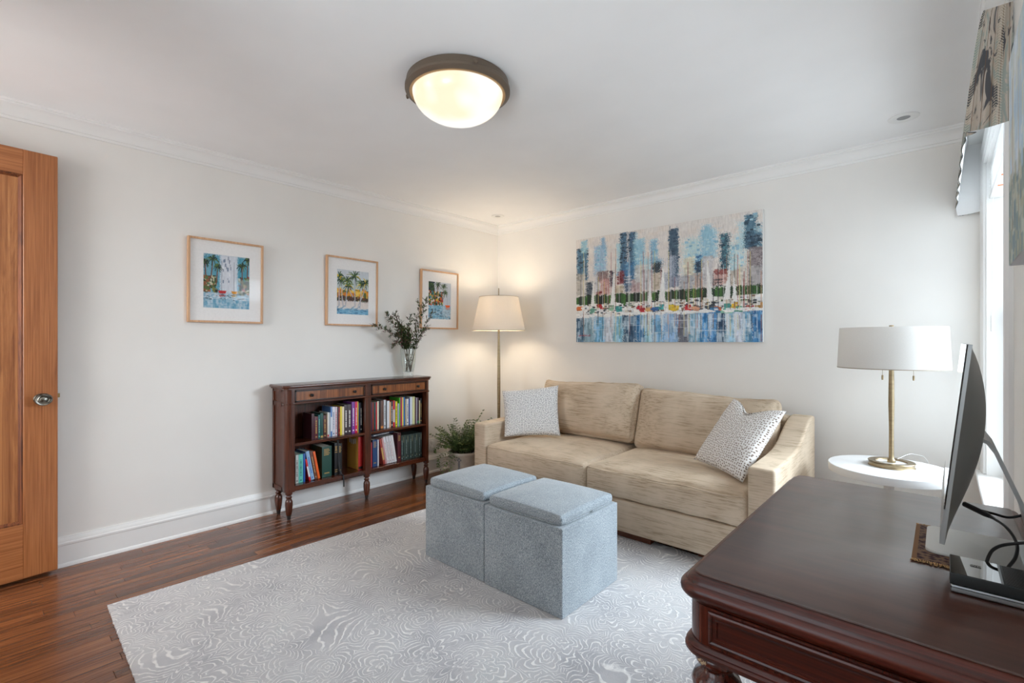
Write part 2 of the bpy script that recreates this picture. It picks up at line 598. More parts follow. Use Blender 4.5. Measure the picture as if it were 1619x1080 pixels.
# oval knob with raised rings
kn = MB()
prof = [(0.0, 0.066), (0.010, 0.066), (0.013, 0.062), (0.016, 0.065), (0.019, 0.060), (0.024, 0.061), (0.027, 0.052), (0.024, 0.044), (0.012, 0.036), (0.010, 0.012), (0.022, 0.006), (0.024, 0.0)]
kn.lathe([(r, z) for r, z in prof], 28, axis='X', caps=False)
kn.xf(Matrix.Diagonal((1, 1.28, 1.16, 1)))
kn.xf(Matrix.Translation((0, -0.062, 0.893)))
tag(dpart(kn, 'door_knob', M_pewter, smooth=50), 'oval pewter door knob with raised rings')
M_brass = plain('aged_brass', lin((172, 148, 104)), 0.3, 1.0)
dpart(MB().box(-0.027, -0.010, 0.0, 0.010, 0.893, 0.915).bevel(0.002, 1), 'latch_bolt', M_brass)
dpart(MB().box(-0.031, -0.006, -0.0012, 0.0008, 0.85, 0.955), 'latch_plate', M_brass)
for z in (0.2, 1.05, 1.9):
    dpart(MB().lathe([(0.007, z - 0.045), (0.007, z + 0.045)], 12, c=(0.004, -DW - 0.004, 0)), 'hinge', M_brass)

# wall outlet near the crock
ol = thing('wall_outlet', 'white electrical outlet plate on the wall beside the potted fern', 'outlet', (0, -0.89, 0.26))
MB().rbox(0.0, 0.006, -0.925, -0.855, 0.20, 0.315, 0.003, 2).build('cover_plate', M_trim, ol)
for z in (0.235, 0.28):
    MB().lathe([(0.016, 0.0), (0.016, 0.009), (0.014, 0.010)], 20, c=(0.0, -0.89, z), axis='X').build('socket_face', M_trim, ol)

# ================================================================== RUG
def rug_material():
    t = NT('rug_wool')
    tc = t.n('TexCoord').outputs['Object']
    n0 = t.n('TexNoise', Vector=tc, Scale=3.2, Detail=3.0).outputs['Color']
    off = t.n('VectorMath', {'operation': 'SUBTRACT'}, i0=n0, i1=(0.5, 0.5, 0.5)).outputs[0]
    off = t.n('VectorMath', {'operation': 'SCALE'}, i0=off).outputs[0].node
    off.inputs['Scale'].default_value = 0.16
    w1 = t.n('VectorMath', {'operation': 'ADD'}, i0=tc, i1=off.outputs[0]).outputs[0]
    n5 = t.n('TexNoise', Vector=tc, Scale=22.0, Detail=2.0).outputs['Color']
    off2 = t.n('VectorMath', {'operation': 'SUBTRACT'}, i0=n5, i1=(0.5, 0.5, 0.5)).outputs[0]
    o2 = t.n('VectorMath', {'operation': 'SCALE'}, i0=off2)
    o2.inputs['Scale'].default_value = 0.024
    w2 = t.n('VectorMath', {'operation': 'ADD'}, i0=w1, i1=o2.outputs[0]).outputs[0]
    flat = t.n('VectorMath', {'operation': 'MULTIPLY'}, i0=w2, i1=(1, 1, 0)).outputs[0]

    def flower(scale, petals, k, amp, seed):
        sh = t.n('VectorMath', {'operation': 'ADD'}, i0=flat, i1=(seed, seed * 1.7, 0)).outputs[0]
        vo = t.n('TexVoronoi', {'voronoi_dimensions': '2D'}, Vector=sh, Scale=scale, Randomness=0.9)
        # the cell centre comes out in texture space scaled back to metres
        d = t.n('VectorMath', {'operation': 'SUBTRACT'}, i0=sh, i1=vo.outputs['Position']).outputs[0]
        sp = t.n('SeparateXYZ', Vector=d)
        ang = t.math('ARCTAN2', sp.outputs[1], sp.outputs[0])
        r = t.n('VectorMath', {'operation': 'LENGTH'}, i0=d).outputs['Value']
        pet = t.math('ABSOLUTE', t.math('SINE', t.math('MULTIPLY', ang, petals)))
        pet = t.math('MULTIPLY', t.math('POWER', pet, 0.6), amp)
        val = t.math('SUBTRACT', t.math('MULTIPLY', r, k), t.math('MULTIPLY', pet, t.math('MINIMUM', t.math('MULTIPLY', r, 9.0), 1.0)))
        return val, r

    def line(val, width):
        fr = t.math('ABSOLUTE', t.math('SUBTRACT', t.math('FRACT', val), 0.5))
        return t.n('MapRange', {'interpolation_type': 'SMOOTHSTEP'}, Value=fr, i1=width, i2=width * 0.35, i3=0.0, i4=1.0).outputs[0]

    v1, r1 = flower(2.9, 4.0, 52.0, 2.7, 0.0)
    v2, r2 = flower(5.6, 3.0, 62.0, 2.0, 3.1)
    wob = t.math('MULTIPLY', t.n('TexNoise', Vector=tc, Scale=11.0, Detail=2.0).outputs['Fac'], 3.2)
    l1 = line(t.math('ADD', v1, wob), 0.17)
    l2 = line(t.math('ADD', v2, wob), 0.19)
    # sweeping combed bands
    nb = t.n('TexNoise', Vector=flat, Scale=1.7, Detail=1.5).outputs['Fac']
    l3 = line(t.math('ADD', t.math('MULTIPLY', nb, 54.0), t.math('MULTIPLY', wob, 0.4)), 0.19)
    sel = t.n('TexNoise', Vector=tc, Scale=2.4, Detail=1.0).outputs['Fac']
    s1 = t.n('MapRange', Value=sel, i1=0.46, i2=0.50, i3=0.0, i4=1.0).outputs[0]
    s2 = t.n('MapRange', Value=sel, i1=0.56, i2=0.60, i3=0.0, i4=1.0).outputs[0]
    a = t.math('ADD', t.math('MULTIPLY', l2, t.math('SUBTRACT', 1.0, s1)), t.math('MULTIPLY', l1, s1))
    a = t.math('ADD', t.math('MULTIPLY', a, t.math('SUBTRACT', 1.0, s2)), t.math('MULTIPLY', l3, s2))
    brk = t.n('TexNoise', Vector=tc, Scale=30.0, Detail=2.0).outputs['Fac']
    a = t.math('MULTIPLY', a, t.n('MapRange', Value=brk, i1=0.34, i2=0.48, i3=0.4, i4=1.0).outputs[0])
    # wool ground, mottled greys
    g = t.n('TexNoise', Vector=tc, Scale=3.0, Detail=5.0, Roughness=0.65).outputs['Fac']
    ground = t.ramp(g, [(0.30, lin((158, 157, 161))), (0.45, lin((186, 184, 186))), (0.58, lin((199, 197, 197))), (0.72, lin((189, 192, 193)))])
    g2 = t.n('TexNoise', Vector=tc, Scale=60.0, Detail=4.0, Roughness=0.7).outputs['Fac']
    ground = t.mix(t.math('MULTIPLY', g2, 0.5), ground, lin((168, 167, 170)))
    linec = t.ramp(g2, [(0.3, lin((222, 219, 216))), (0.7, lin((236, 233, 230)))])
    fine = t.n('TexNoise', Vector=tc, Scale=420.0, Detail=2.0).outputs['Fac']
    t.p(Base_Color=t.mix(t.math('MULTIPLY', a, 0.95), ground, linec), Roughness=0.95, Sheen_Weight=0.15)
    h = t.math('ADD', t.math('MULTIPLY', a, 0.6), t.math('MULTIPLY', fine, 0.5))
    t.bump(h, 0.55, 0.004)
    return t.m


def make_rug():
    W, L, T = 2.38, 2.36, 0.013
    nx, ny = 238, 236
    V, F = [], []
    for j in range(ny + 1):
        for i in range(nx + 1):
            x, y = W * i / nx, L * j / ny
            e = min(i, nx - i, j, ny - j)
            z = T - (0.005 if e == 0 else 0.0015 if e == 1 else 0)
            z += 0.0008 * mnoise.noise(Vector((x * 30, y * 30, 0)))
            if e == 0:
                q = mnoise.noise(Vector((x * 60, y * 60, 3))) * 0.005
                x += q if i in (0, nx) else 0
                y += q if j in (0, ny) else 0
            V.append((x, y, z))
    for j in range(ny):
        for i in range(nx):
            a = j * (nx + 1) + i
            F.append((a, a + 1, a + nx + 2, a + nx + 1))
    ring = [i for i in range(nx + 1)] + [j * (nx + 1) + nx for j in range(1, ny + 1)] + [ny * (nx + 1) + i for i in range(nx - 1, -1, -1)] + [j * (nx + 1) for j in range(ny - 1, 0, -1)]
    k = len(V)
    for a in ring:
        V.append((V[a][0], V[a][1], 0.0005))
    m = len(ring)
    for a in range(m):
        F.append((ring[a], k + a, k + (a + 1) % m, ring[(a + 1) % m]))
    F.append(tuple(k + a for a in reversed(range(m))))
    o = MB().add(V, F).build('area_rug', rug_material(), smooth=60)
    place(o, (0.690, -3.300, 0.0), (0, 0, rad(-2.0)))
    return tag(o, 'large pale grey wool area rug with raised cream floral line pattern', 'rug')


make_rug()
RUG = 0.0135

# ================================================================== OTTOMANS
def tweed(name):
    t = NT(name)
    co = t.coords('Object', (1, 1, 1))
    a = t.n('TexNoise', Vector=t.n('Mapping', Vector=co, Scale=(420, 420, 170)).outputs[0], Scale=1.0, Detail=2.0).outputs['Fac']
    b = t.n('TexNoise', Vector=co, Scale=330.0, Detail=3.0, Roughness=0.7).outputs['Fac']
    c = t.n('TexNoise', Vector=co, Scale=7.0, Detail=3.0).outputs['Fac']
    f = t.math('ADD', t.math('MULTIPLY', a, 0.6), t.math('MULTIPLY', b, 0.4))
    f = t.math('ADD', f, t.math('MULTIPLY', t.math('SUBTRACT', c, 0.5), 0.12))
    t.p(Base_Color=t.ramp(f, [(0.36, lin((96, 105, 112))), (0.5, lin((140, 149, 155))), (0.63, lin((186, 192, 195)))]), Roughness=0.92, Sheen_Weight=0.25)
    t.bump(f, 0.5, 0.0012)
    return t.m


M_tweed = tweed('grey_tweed')
def ottoman(x0, x1, y0, y1, label):
    t = thing('storage_ottoman', label, 'ottoman', ((x0 + x1) / 2, (y0 + y1) / 2, RUG), 'pair of cube ottomans on the rug')
    z0, zt = RUG, 0.402
    MB().rbox(x0, x1, y0, y1, z0, zt, 0.007, 3, 2).build('body', M_tweed, t, 50)
    cx, cy = (x0 + x1) / 2, (y0 + y1) / 2
    i = 0.016

    def dome(u, v, w, p):
        k = (1 - u * u) * (1 - v * v)
        if w > 0:
            p[2] += 0.020 * (k ** 0.55) * max(w, 0) - 0.004 * (1 - k)
        # sides draw in slightly between the corners
        p[0] *= 1 - 0.012 * (1 - v * v) * 0
        return p
    lid = MB().rbox(x0 + i, x1 - i, y0 + i, y1 - i, zt + 0.001, zt + 0.047, 0.014, 4, (14, 14, 2), dome).build('lid', M_tweed, t, 60)
    loop = []
    for a in range(48):
        th = 2 * math.pi * a / 48
        cc, ss = math.cos(th), math.sin(th)
        q = (abs(cc) ** 14 + abs(ss) ** 14) ** (-1 / 14)
        loop.append((cx + (x1 - cx - i + 0.0008) * q * cc, cy + (y1 - cy - i + 0.0008) * q * ss, zt + 0.005))
    MB().tube(loop + loop[:2], 0.0035, 6, False).build('piping', M_tweed, lid, 60)
    return t


ottoman(1.364, 1.824, -2.025, -1.565, 'grey tweed cube ottoman with padded lid, the one nearer the bookcase')
ottoman(1.833, 2.304, -2.032, -1.562, 'grey tweed cube ottoman with padded lid, the one nearer the desk')

# ================================================================== SOFA
def chenille(name, axis='X', dark=1.0):
    t = NT(name)
    co = t.coords('Object', (1, 1, 1))
    sc = {'X': (7, 95, 130), 'Y': (8, 8, 140)}[axis]
    st = t.n('TexNoise', Vector=t.n('Mapping', Vector=co, Scale=sc).outputs[0], Scale=1.0, Detail=4.0, Roughness=0.65).outputs['Fac']
    pa = t.n('TexNoise', Vector=co, Scale=6.0, Detail=3.0).outputs['Fac']
    patch = t.n('MapRange', Value=pa, i1=0.36, i2=0.62, i3=0.25, i4=1.0).outputs[0]
    base = t.ramp(pa, [(0.3, lin((208, 189, 166))), (0.7, lin((194, 174, 150)))])
    streak = t.ramp(st, [(0.40, (1, 1, 1)), (0.50, (0.15, 0.15, 0.15)), (0.62, (0, 0, 0))])
    f = t.math('MULTIPLY', t.n('RGBToBW', Color=streak).outputs[0], t.math('MULTIPLY', patch, 0.62 * dark))
    col = t.mix(f, base, lin((136, 113, 86)))
    fine = t.n('TexNoise', Vector=co, Scale=500.0, Detail=2.0).outputs['Fac']
    t.p(Base_Color=col, Roughness=0.82, Sheen_Weight=0.55, Sheen_Roughness=0.4, Sheen_Tint=lin((236, 218, 192)))
    t.bump(t.math('ADD', t.math('MULTIPLY', st, 0.6), fine), 0.25, 0.0012)
    return t.m


M_sofa = chenille('tan_chenille')
M_sofa_y = chenille('tan_chenille_side', 'Y')
M_darkwood = wood('sofa_foot_wood', (lin((58, 26, 14)), lin((104, 54, 32)), lin((140, 80, 50))), 'X', 0.35)
SX0, SX1, SYF, SYB = 0.785, 2.905, -1.10, -0.125
AW = 0.128
SBASE = 0.056
sofa = thing('sofa', 'tan chenille two-seat sofa with sloping arms against the back wall', 'sofa', ((SX0 + SX1) / 2, -0.6, 0.0))
XM = (SX0 + SX1) / 2 - 0.035

# frame under the seat cushions
MB().rbox(SX0 + AW - 0.002, SX1 - AW + 0.002, SYF, SYB - 0.02, SBASE, 0.248, 0.012, 3, 2).build('base', M_sofa, sofa, 50)


def wrinkle(p, amp, sc, seed=0.0):
    return amp * mnoise.noise(Vector((p[0] * sc + seed, p[1] * sc, p[2] * sc)))


def arm(x0, x1):
    pts = []
    prof = [(-1.10, 0.572), (-0.95, 0.575), (-0.82, 0.578), (-0.72, 0.583), (-0.62, 0.596), (-0.52, 0.622), (-0.42, 0.664), (-0.33, 0.702), (-0.25, 0.724), (-0.18, 0.732), (-0.125, 0.732)]
    m = MB()
    poly = [(-1.10, SBASE)] + [(-0.125, SBASE)] + [p for p in reversed(prof)]
    m.prism(poly, 'X', x0, x1)
    m.bevel(0.016, 4, 45)
    m.build('arm', M_sofa_y, sofa, 50)


arm(SX0, SX0 + AW)
arm(SX1 - AW, SX1)
MB().rbox(SX0 + AW - 0.004, SX1 - AW + 0.004, -0.27, SYB, 0.20, 0.725, 0.03, 4, 2).build('back_frame', M_sofa, sofa, 50)


def seat_cushion(x0, x1, seed):
    def fn(u, v, w, p):
        k = max(0, (1 - u ** 4)) * max(0, (1 - v ** 4))
        if w > 0:
            p[2] += 0.030 * k * w
        p[1] -= 0.016 * (1 - u ** 4) * (1 - w * w) * (1 if v < 0 else 0)
        if v < -0.7:
            p[0] += 0.004 * math.sin(u * 20 + seed) * 0.3
        q = Vector((p[0] * 9 + seed, p[1] * 5, p[2] * 7))
        p[2] += 0.005 * mnoise.noise(q)
        # soft gathers running back from the front welt
        p[2] += 0.0028 * mnoise.noise(Vector((p[0] * 32 + seed, p[1] * 2.2, 5))) * max(0, -v + 0.3) * (1 if w > 0 else 0.4)
        p[1] += 0.0035 * mnoise.noise(Vector((p[0] * 26 + seed, p[2] * 6, 9)))
        return p
    c = MB().rbox(x0, x1, SYF - 0.004, -0.30, 0.249, 0.420, 0.036, 5, (40, 26, 6), fn).build('seat_cushion', M_sofa, sofa, 70)
    # welt along the upper front edge
    pts = []
    for i in range(41):
        u = -1 + 2 * i / 40
        xx = (x0 + x1) / 2 + (x1 - x0 - 0.03) / 2 * u
        pts.append((xx, SYF + 0.002 - 0.012 * (1 - u ** 4), 0.406 + 0.003 * math.sin(u * 9 + seed) + 0.004 * (1 - u * u)))
    MB().tube(pts, 0.0035, 6).build('welt', M_sofa, c, 70)


seat_cushion(SX0 + AW + 0.002, XM - 0.001, 1.3)
seat_cushion(XM + 0.001, SX1 - AW - 0.002, 4.7)


def back_cushion(x0, x1, ztop, seed, lean=17):
    h = 0.43
    w = x1 - x0

    def fn(u, v, ww, p):
        # v: thickness, ww: height; pinched rim, plump middle, pointed upper corners
        k = max(0, 1 - abs(u) ** 3) * max(0, 1 - abs(ww) ** 3)
        p[1] = p[1] * (0.42 + 0.75 * k ** 0.6)
        ear = (abs(u) ** 6) * max(0, ww) ** 4
        p[2] += 0.018 * ear - 0.012 * (1 - u * u) * 0 + 0.010 * math.sin(u * 2.2 + seed) * max(0, ww)
        p[0] *= 1 - 0.014 * (1 - ww * ww) * 0 + 0.006 * ear
        q = Vector((p[0] * 6 + seed, p[1] * 3, p[2] * 8))
        p[1] += 0.010 * mnoise.noise(q)
        p[1] += 0.006 * mnoise.noise(Vector((p[0] * 22 + seed, 0, p[2] * 6))) * max(0, ww)
        p[2] += 0.006 * mnoise.noise(Vector((p[0] * 12 + seed, 2, 0))) * max(0, ww)
        return p
    m = MB().rbox(-w / 2, w / 2, -0.11, 0.11, -h / 2, h / 2, 0.045, 5, (34, 4, 20), fn)
    m.xf(Matrix.Translation(((x0 + x1) / 2, -0.395, ztop - h / 2 + 0.005)) @ Matrix.Rotation(rad(-lean), 4, 'X'))
    return m.build('back_cushion', M_sofa, sofa, 70)


b1 = back_cushion(0.925, XM + 0.012, 0.868, 0.4)
b2 = back_cushion(XM + 0.018, SX1 - AW - 0.02, 0.838, 2.9, 18)
for x0, x1, y0, y1, zf in ((1.0, 2.24, -1.065, -0.99, RUG + 0.0008), (0.95, 1.03, -0.3, -0.22, 0), (2.68, 2.76, -0.3, -0.22, 0), (2.50, 2.66, -1.03, -0.96, RUG + 0.0008)):
    MB().box(x0, x1, y0, y1, zf, SBASE + 0.004).bevel(0.004, 1).build('foot', M_darkwood, sofa)

# ================================================================== THROW PILLOWS
def dots(name, scale, dot, ground):
    t = NT(name)
    co = t.n('TexCoord').outputs['UV']
    vo = t.n('TexVoronoi', {'voronoi_dimensions': '2D'}, Vector=co, Scale=scale, Randomness=0.55)
    m = t.n('MapRange', Value=vo.outputs['Distance'], i1=0.30, i2=0.22, i3=0.0, i4=1.0).outputs[0]
    t.p(Base_Color=t.mix(m, ground, dot), Roughness=0.9, Sheen_Weight=0.2)
    nz = t.n('TexNoise', Vector=t.coords('Object', (400, 400, 400)), Scale=1.0).outputs['Fac']
    t.bump(nz, 0.2, 0.001)
    return t.m


def pillow(name, corners, thick, mat, label, normal_sign=1, crease=None, dent=0.0):
    """corners: TL, TR, BR, BL as points in the room"""
    P = [Vector(c) for c in corners]
    n = 30
    nrm = ((P[1] - P[0]).cross(P[3] - P[0])).normalized() * normal_sign
    cen = sum(P, Vector()) / 4
    V, F, UV = [], [], []
    for side in (1, -1):
        for j in range(n + 1):
            for i in range(n + 1):
                u, v = i / n, j / n
                a, b = 2 * u - 1, 2 * v - 1
                # edges bow in between the corners
                ua = a * (1 - 0.055 * (1 - b * b))
                vb = b * (1 - 0.055 * (1 - a * a))
                vb += dent * math.exp(-((a + 0.05) / 0.42) ** 2) * ((1 - b) / 2) ** 1.5
                uu, vv = (ua + 1) / 2, (vb + 1) / 2
                p = (P[0] * (1 - uu) + P[1] * uu) * (1 - vv) + (P[3] * (1 - uu) + P[2] * uu) * vv
                k = max(0, (1 - a * a) * (1 - b * b))
                h = thick / 2 * (k ** 0.42)
                h += 0.006 * mnoise.noise(Vector((u * 6, v * 6, side * 3))) * k ** 0.3
                if crease:
                    h -= crease * math.exp(-((a) / 0.35) ** 2) * max(0, -b) ** 3 * (side > 0)
                V.append(p + nrm * h * side)
                UV.append((u, v))
    N = (n + 1) ** 2
    for s in (0, 1):
        for j in range(n):
            for i in range(n):
                a = s * N + j * (n + 1) + i
                q = (a, a + 1, a + n + 2, a + n + 1)
                F.append(q if s else q[::-1])
    me = bpy.data.meshes.new(name)
    base = Vector((cen.x, cen.y, min(p.z for p in P)))
    me.from_pydata([tuple(p - base) for p in V], [], F)
    uvl = me.uv_layers.new(name='UVMap')
    for lp in me.loops:
        uvl.data[lp.index].uv = UV[lp.vertex_index]
    bm = bmesh.new()
    bm.from_mesh(me)
    bmesh.ops.remove_doubles(bm, verts=bm.verts, dist=0.0003)
    bmesh.ops.recalc_face_normals(bm, faces=bm.faces)
    bm.to_mesh(me)
    bm.free()
    me.polygons.foreach_set('use_smooth', [True] * len(me.polygons))
    me.materials.append(mat)
    o = bpy.data.objects.new(name, me)
    C.objects.link(o)
    o.location = base
    return tag(o, label, 'pillow', 'speckled throw pillows on the sofa')


M_dots_a = dots('speckled_linen_grey', 33, lin((118, 118, 122)), lin((226, 224, 222)))
M_dots_b = dots('speckled_linen_brown', 31, lin((122, 104, 90)), lin((230, 226, 222)))
pillow('throw_pillow', [(0.835, -0.832, 0.803), (1.184, -0.536, 0.850), (1.280, -0.640, 0.465), (0.962, -0.944, 0.460)], 0.13, M_dots_a,
       'white throw pillow with fine grey speckles, on the sofa end by the floor lamp', 1)
pillow('throw_pillow', [(2.545, -0.56, 0.850), (2.862, -0.68, 0.815), (2.712, -0.95, 0.445), (2.350, -0.70, 0.468)], 0.15, M_dots_b,
       'white throw pillow with brown spots and dented top, on the sofa end by the desk', 1, 0.04, 0.30)

# ================================================================== BOOKCASE
MAH = (lin((34, 13, 7)), lin((78, 36, 20)), lin((118, 62, 36)))
M_bz = wood('bookcase_mahogany_upright', MAH, 'Z', 0.28, 1.6, coat=0.3, ring=4, contrast=0.6)
M_by = wood('bookcase_mahogany_long', MAH, 'Y', 0.26, 1.6, coat=0.35, ring=4, contrast=0.6)
M_flame = wood('drawer_flame_veneer', (lin((70, 30, 12)), lin((134, 76, 38)), lin((176, 112, 62))), 'Z', 0.28, 1.3, coat=0.3, ring=4, contrast=0.8)
M_ebony = plain('ebonised_black', (0.012, 0.010, 0.009), 0.3)
BX0, BX1 = 0.026, 0.245
BY0, BY1 = -2.312, -1.100
bc = thing('bookcase', 'low mahogany bookcase with two drawers, open shelves and turned legs', 'bookcase', ((BX0 + BX1) / 2, (BY0 + BY1) / 2, 0.0))
# moulded top with clipped front corners
tp = [(0.024, BY0 - 0.022), (BX1 - 0.012, BY0 - 0.022), (BX1 + 0.018, BY0 + 0.014), (BX1 + 0.018, BY1 - 0.014), (BX1 - 0.012, BY1 + 0.022), (0.024, BY1 + 0.022)]
MB().prism(tp, 'Z', 0.889, 0.908).bevel(0.006, 3, 30).build('top', M_by, bc, 45)
tq = [(0.026, BY0 - 0.010), (BX1 - 0.012, BY0 - 0.010), (BX1 + 0.008, BY0 + 0.014), (BX1 + 0.008, BY1 - 0.014), (BX1 - 0.012, BY1 + 0.010), (0.026, BY1 + 0.010)]
MB().prism(tq, 'Z', 0.880, 0.889).build('top_moulding', M_by, bc, 30)
ZB0, ZB1 = 0.188, 0.225          # bottom board
ZS0, ZS1 = 0.492, 0.512          # middle shelf
ZR0, ZR1 = 0.777, 0.792          # rail under the drawers
CY0, CY1 = -1.722, -1.668        # centre post
OY0, OY1 = BY0 + 0.058, BY1 - 0.040
# corner posts, rounded
def post(y0, y1, rl, name='corner_post'):
    pl = []
    if rl == 'near':
        pl = [(BX1 - 0.058, y0), *[(BX1 - 0.040 + 0.040 * math.sin(rad(a)), y0 + 0.040 - 0.040 * math.cos(rad(a))) for a in range(0, 91, 15)], (BX1, y1), (BX1 - 0.058, y1)]
    else:
        pl = [(BX1 - 0.058, y0), (BX1, y0), *[(BX1 - 0.03 + 0.03 * math.cos(rad(a)), y1 - 0.03 + 0.03 * math.sin(rad(a))) for a in range(0, 91, 15)], (BX1 - 0.058, y1)]
    MB().prism(pl, 'Z', ZB0, 0.880).build(name, M_bz, bc, 35)
    rg = [(BX1 - 0.058 + (p[0] - BX1 + 0.058) * 1.0 + (0.004 if p[0] > BX1 - 0.05 else 0), p[1] + (-0.004 if (p[1] < (y0 + y1) / 2 and rl == 'near') else 0.004 if (p[1] > (y0 + y1) / 2 and rl == 'far') else 0)) for p in pl]
    MB().prism(rg, 'Z', ZR0, ZR1 - 0.004).build('post_bead', M_by, bc, 35)
post(BY0, OY0, 'near')
post(OY1, BY1, 'far')
MB().box(BX1 - 0.030, BX1, CY0, CY1, ZB0, 0.880).bevel(0.003, 1).build('centre_post', M_bz, bc)
MB().box(BX0, BX1 - 0.030, -1.702, -1.688, ZB1, 0.88).build('divider', M_bz, bc, 0)
# side panels: frame and recessed fields
for yo, yi, sg in ((BY0 + 0.006, BY0 + 0.024, 1), (BY1 - 0.006, BY1 - 0.024, -1)):
    a, b = min(yo, yi), max(yo, yi)
    MB().box(BX0, BX1 - 0.058, a, b, ZB0, 0.88).build('side_panel', M_bz, bc, 0)
    fr = MB()
    a, b = min(yo, yo - sg * 0.006), max(yo, yo - sg * 0.006)
    for x0, x1, z0, z1 in ((BX0, BX0 + 0.024, ZB0, 0.88), (BX1 - 0.078, BX1 - 0.057, ZB0, 0.88), (BX0, BX1 - 0.058, ZB0, ZB0 + 0.03), (BX0, BX1 - 0.058, 0.765, 0.795), (BX0, BX1 - 0.058, 0.862, 0.88)):
        fr.box(x0, x1, a, b, z0, z1)
    fr.build('side_frame', M_bz, bc, 0)
MB().box(BX0 - 0.004, BX0 + 0.006, BY0 + 0.01, BY1 - 0.01, ZB0, 0.88).build('back_panel', M_bz, bc, 0)
MB().box(BX0, BX1 - 0.003, BY0 + 0.02, BY1 - 0.02, ZB0 + 0.002, ZB1).bevel(0.003, 1).build('bottom_board', M_by, bc)
MB().box(BX0, BX1 - 0.005, BY0 + 0.024, -1.702, ZS0, ZS1).bevel(0.003, 1).build('shelf', M_by, bc)
MB().box(BX0, BX1 - 0.005, -1.688, BY1 - 0.024, ZS0, ZS1).bevel(0.003, 1).build('shelf', M_by, bc)
MB().box(BX0, BX1 + 0.002, BY0 + 0.03, BY1 - 0.03, ZR0, ZR1).bevel(0.003, 1).build('drawer_rail', M_by, bc)
MB().box(BX1 - 0.02, BX1 - 0.002, OY0, OY1, 0.872, 0.88).build('top_rail', M_by, bc, 0)
for y0, y1 in ((OY0 + 0.002, CY0 - 0.002), (CY1 + 0.002, OY1 - 0.002)):
    z0, z1 = ZR1 + 0.001, 0.871
    d = MB().box(BX0 + 0.02, BX1 - 0.006, y0, y1, z0, z1).build('drawer', M_flame, bc, 0)
    fm = MB()
    w = 0.009
    for a, b, c, e in ((y0, y1, z0, z0 + w), (y0, y1, z1 - w, z1), (y0, y0 + w, z0, z1), (y1 - w, y1, z0, z1)):
        fm.box(BX1 - 0.006, BX1 + 0.001, a, b, c, e)
    fm.build('drawer_beading', wood('beading_dark', (lin((24, 9, 5)), lin((46, 20, 11)), lin((66, 32, 18))), 'Y', 0.3), d, 0)
    for yk in (y0 + 0.115, y1 - 0.085):
        MB().lathe([(0.0, 0.024), (0.007, 0.023), (0.011, 0.018), (0.009, 0.012), (0.005, 0.009), (0.005, 0.003), (0.009, 0.0)], 16, c=(BX1 - 0.006, yk, (z0 + z1) / 2), axis='X', caps=False).build('knob', M_ebony, d, 60)
# turned legs
LP = [(0.014, 0.030), (0.017, 0.034), (0.021, 0.06), (0.0245, 0.10), (0.024, 0.122), (0.017, 0.138), (0.013, 0.142), (0.019, 0.147), (0.020, 0.152), (0.015, 0.158), (0.0135, 0.164), (0.022, 0.171), (0.0235, 0.178), (0.022, 0.186), (0.022, 0.1885)]
for lx, ly in ((BX1 - 0.026, BY0 + 0.030), (BX1 - 0.022, (CY0 + CY1) / 2), (BX1 - 0.022, BY1 - 0.026), (BX0 + 0.028, BY0 + 0.030), (BX0 + 0.028, BY1 - 0.026)):
    lg = MB().lathe(LP, 20, c=(lx, ly, 0)).build('leg', M_bz, bc, 50)
    MB().lathe([(0.010, 0.0), (0.0115, 0.004), (0.0145, 0.030), (0.014, 0.031)], 18, c=(lx, ly, 0)).build('ferrule', M_ebony, lg, 50)

# ================================================================== BOOKS
tb = NT('book_cover')
oc = tb.n('ObjectInfo').outputs['Color']
nb = tb.n('TexNoise', Vector=tb.coords('Object', (90, 90, 90)), Scale=1.0, Detail=2.0).outputs['Fac']
M_book = tb.p(Base_Color=tb.mix(tb.math('MULTIPLY', nb, 0.12), oc, (0.02, 0.02, 0.02)), Roughness=0.42)
tpg = NT('book_pages')
wv = tpg.n('TexNoise', Vector=tpg.coords('Object', (40, 900, 40)), Scale=1.0).outputs['Fac']
M_page = tpg.p(Base_Color=tpg.ramp(wv, [(0.35, lin((196, 188, 170))), (0.65, lin((232, 226, 212)))]), Roughness=0.85)
tm = NT('spine_print')
M_mark = tm.p(Base_Color=tm.n('ObjectInfo').outputs['Color'], Roughness=0.35)
SPINE_X = 0.198
GOLD, WHT = (190, 152, 84), (232, 228, 222)
ORD = ['', 'first', 'second', 'third', 'fourth', 'fifth', 'sixth', 'seventh', 'eighth', 'ninth', 'tenth', 'eleventh', 'twelfth', 'thirteenth', 'fourteenth', 'fifteenth', 'sixteenth', 'seventeenth', 'eighteenth', 'nineteenth', 'twentieth', 'twenty-first', 'twenty-second', 'twenty-third', 'twenty-fourth', 'twenty-fifth', 'twenty-sixth', 'twenty-seventh', 'twenty-eighth', 'twenty-ninth', 'thirtieth', 'thirty-first', 'thirty-second']


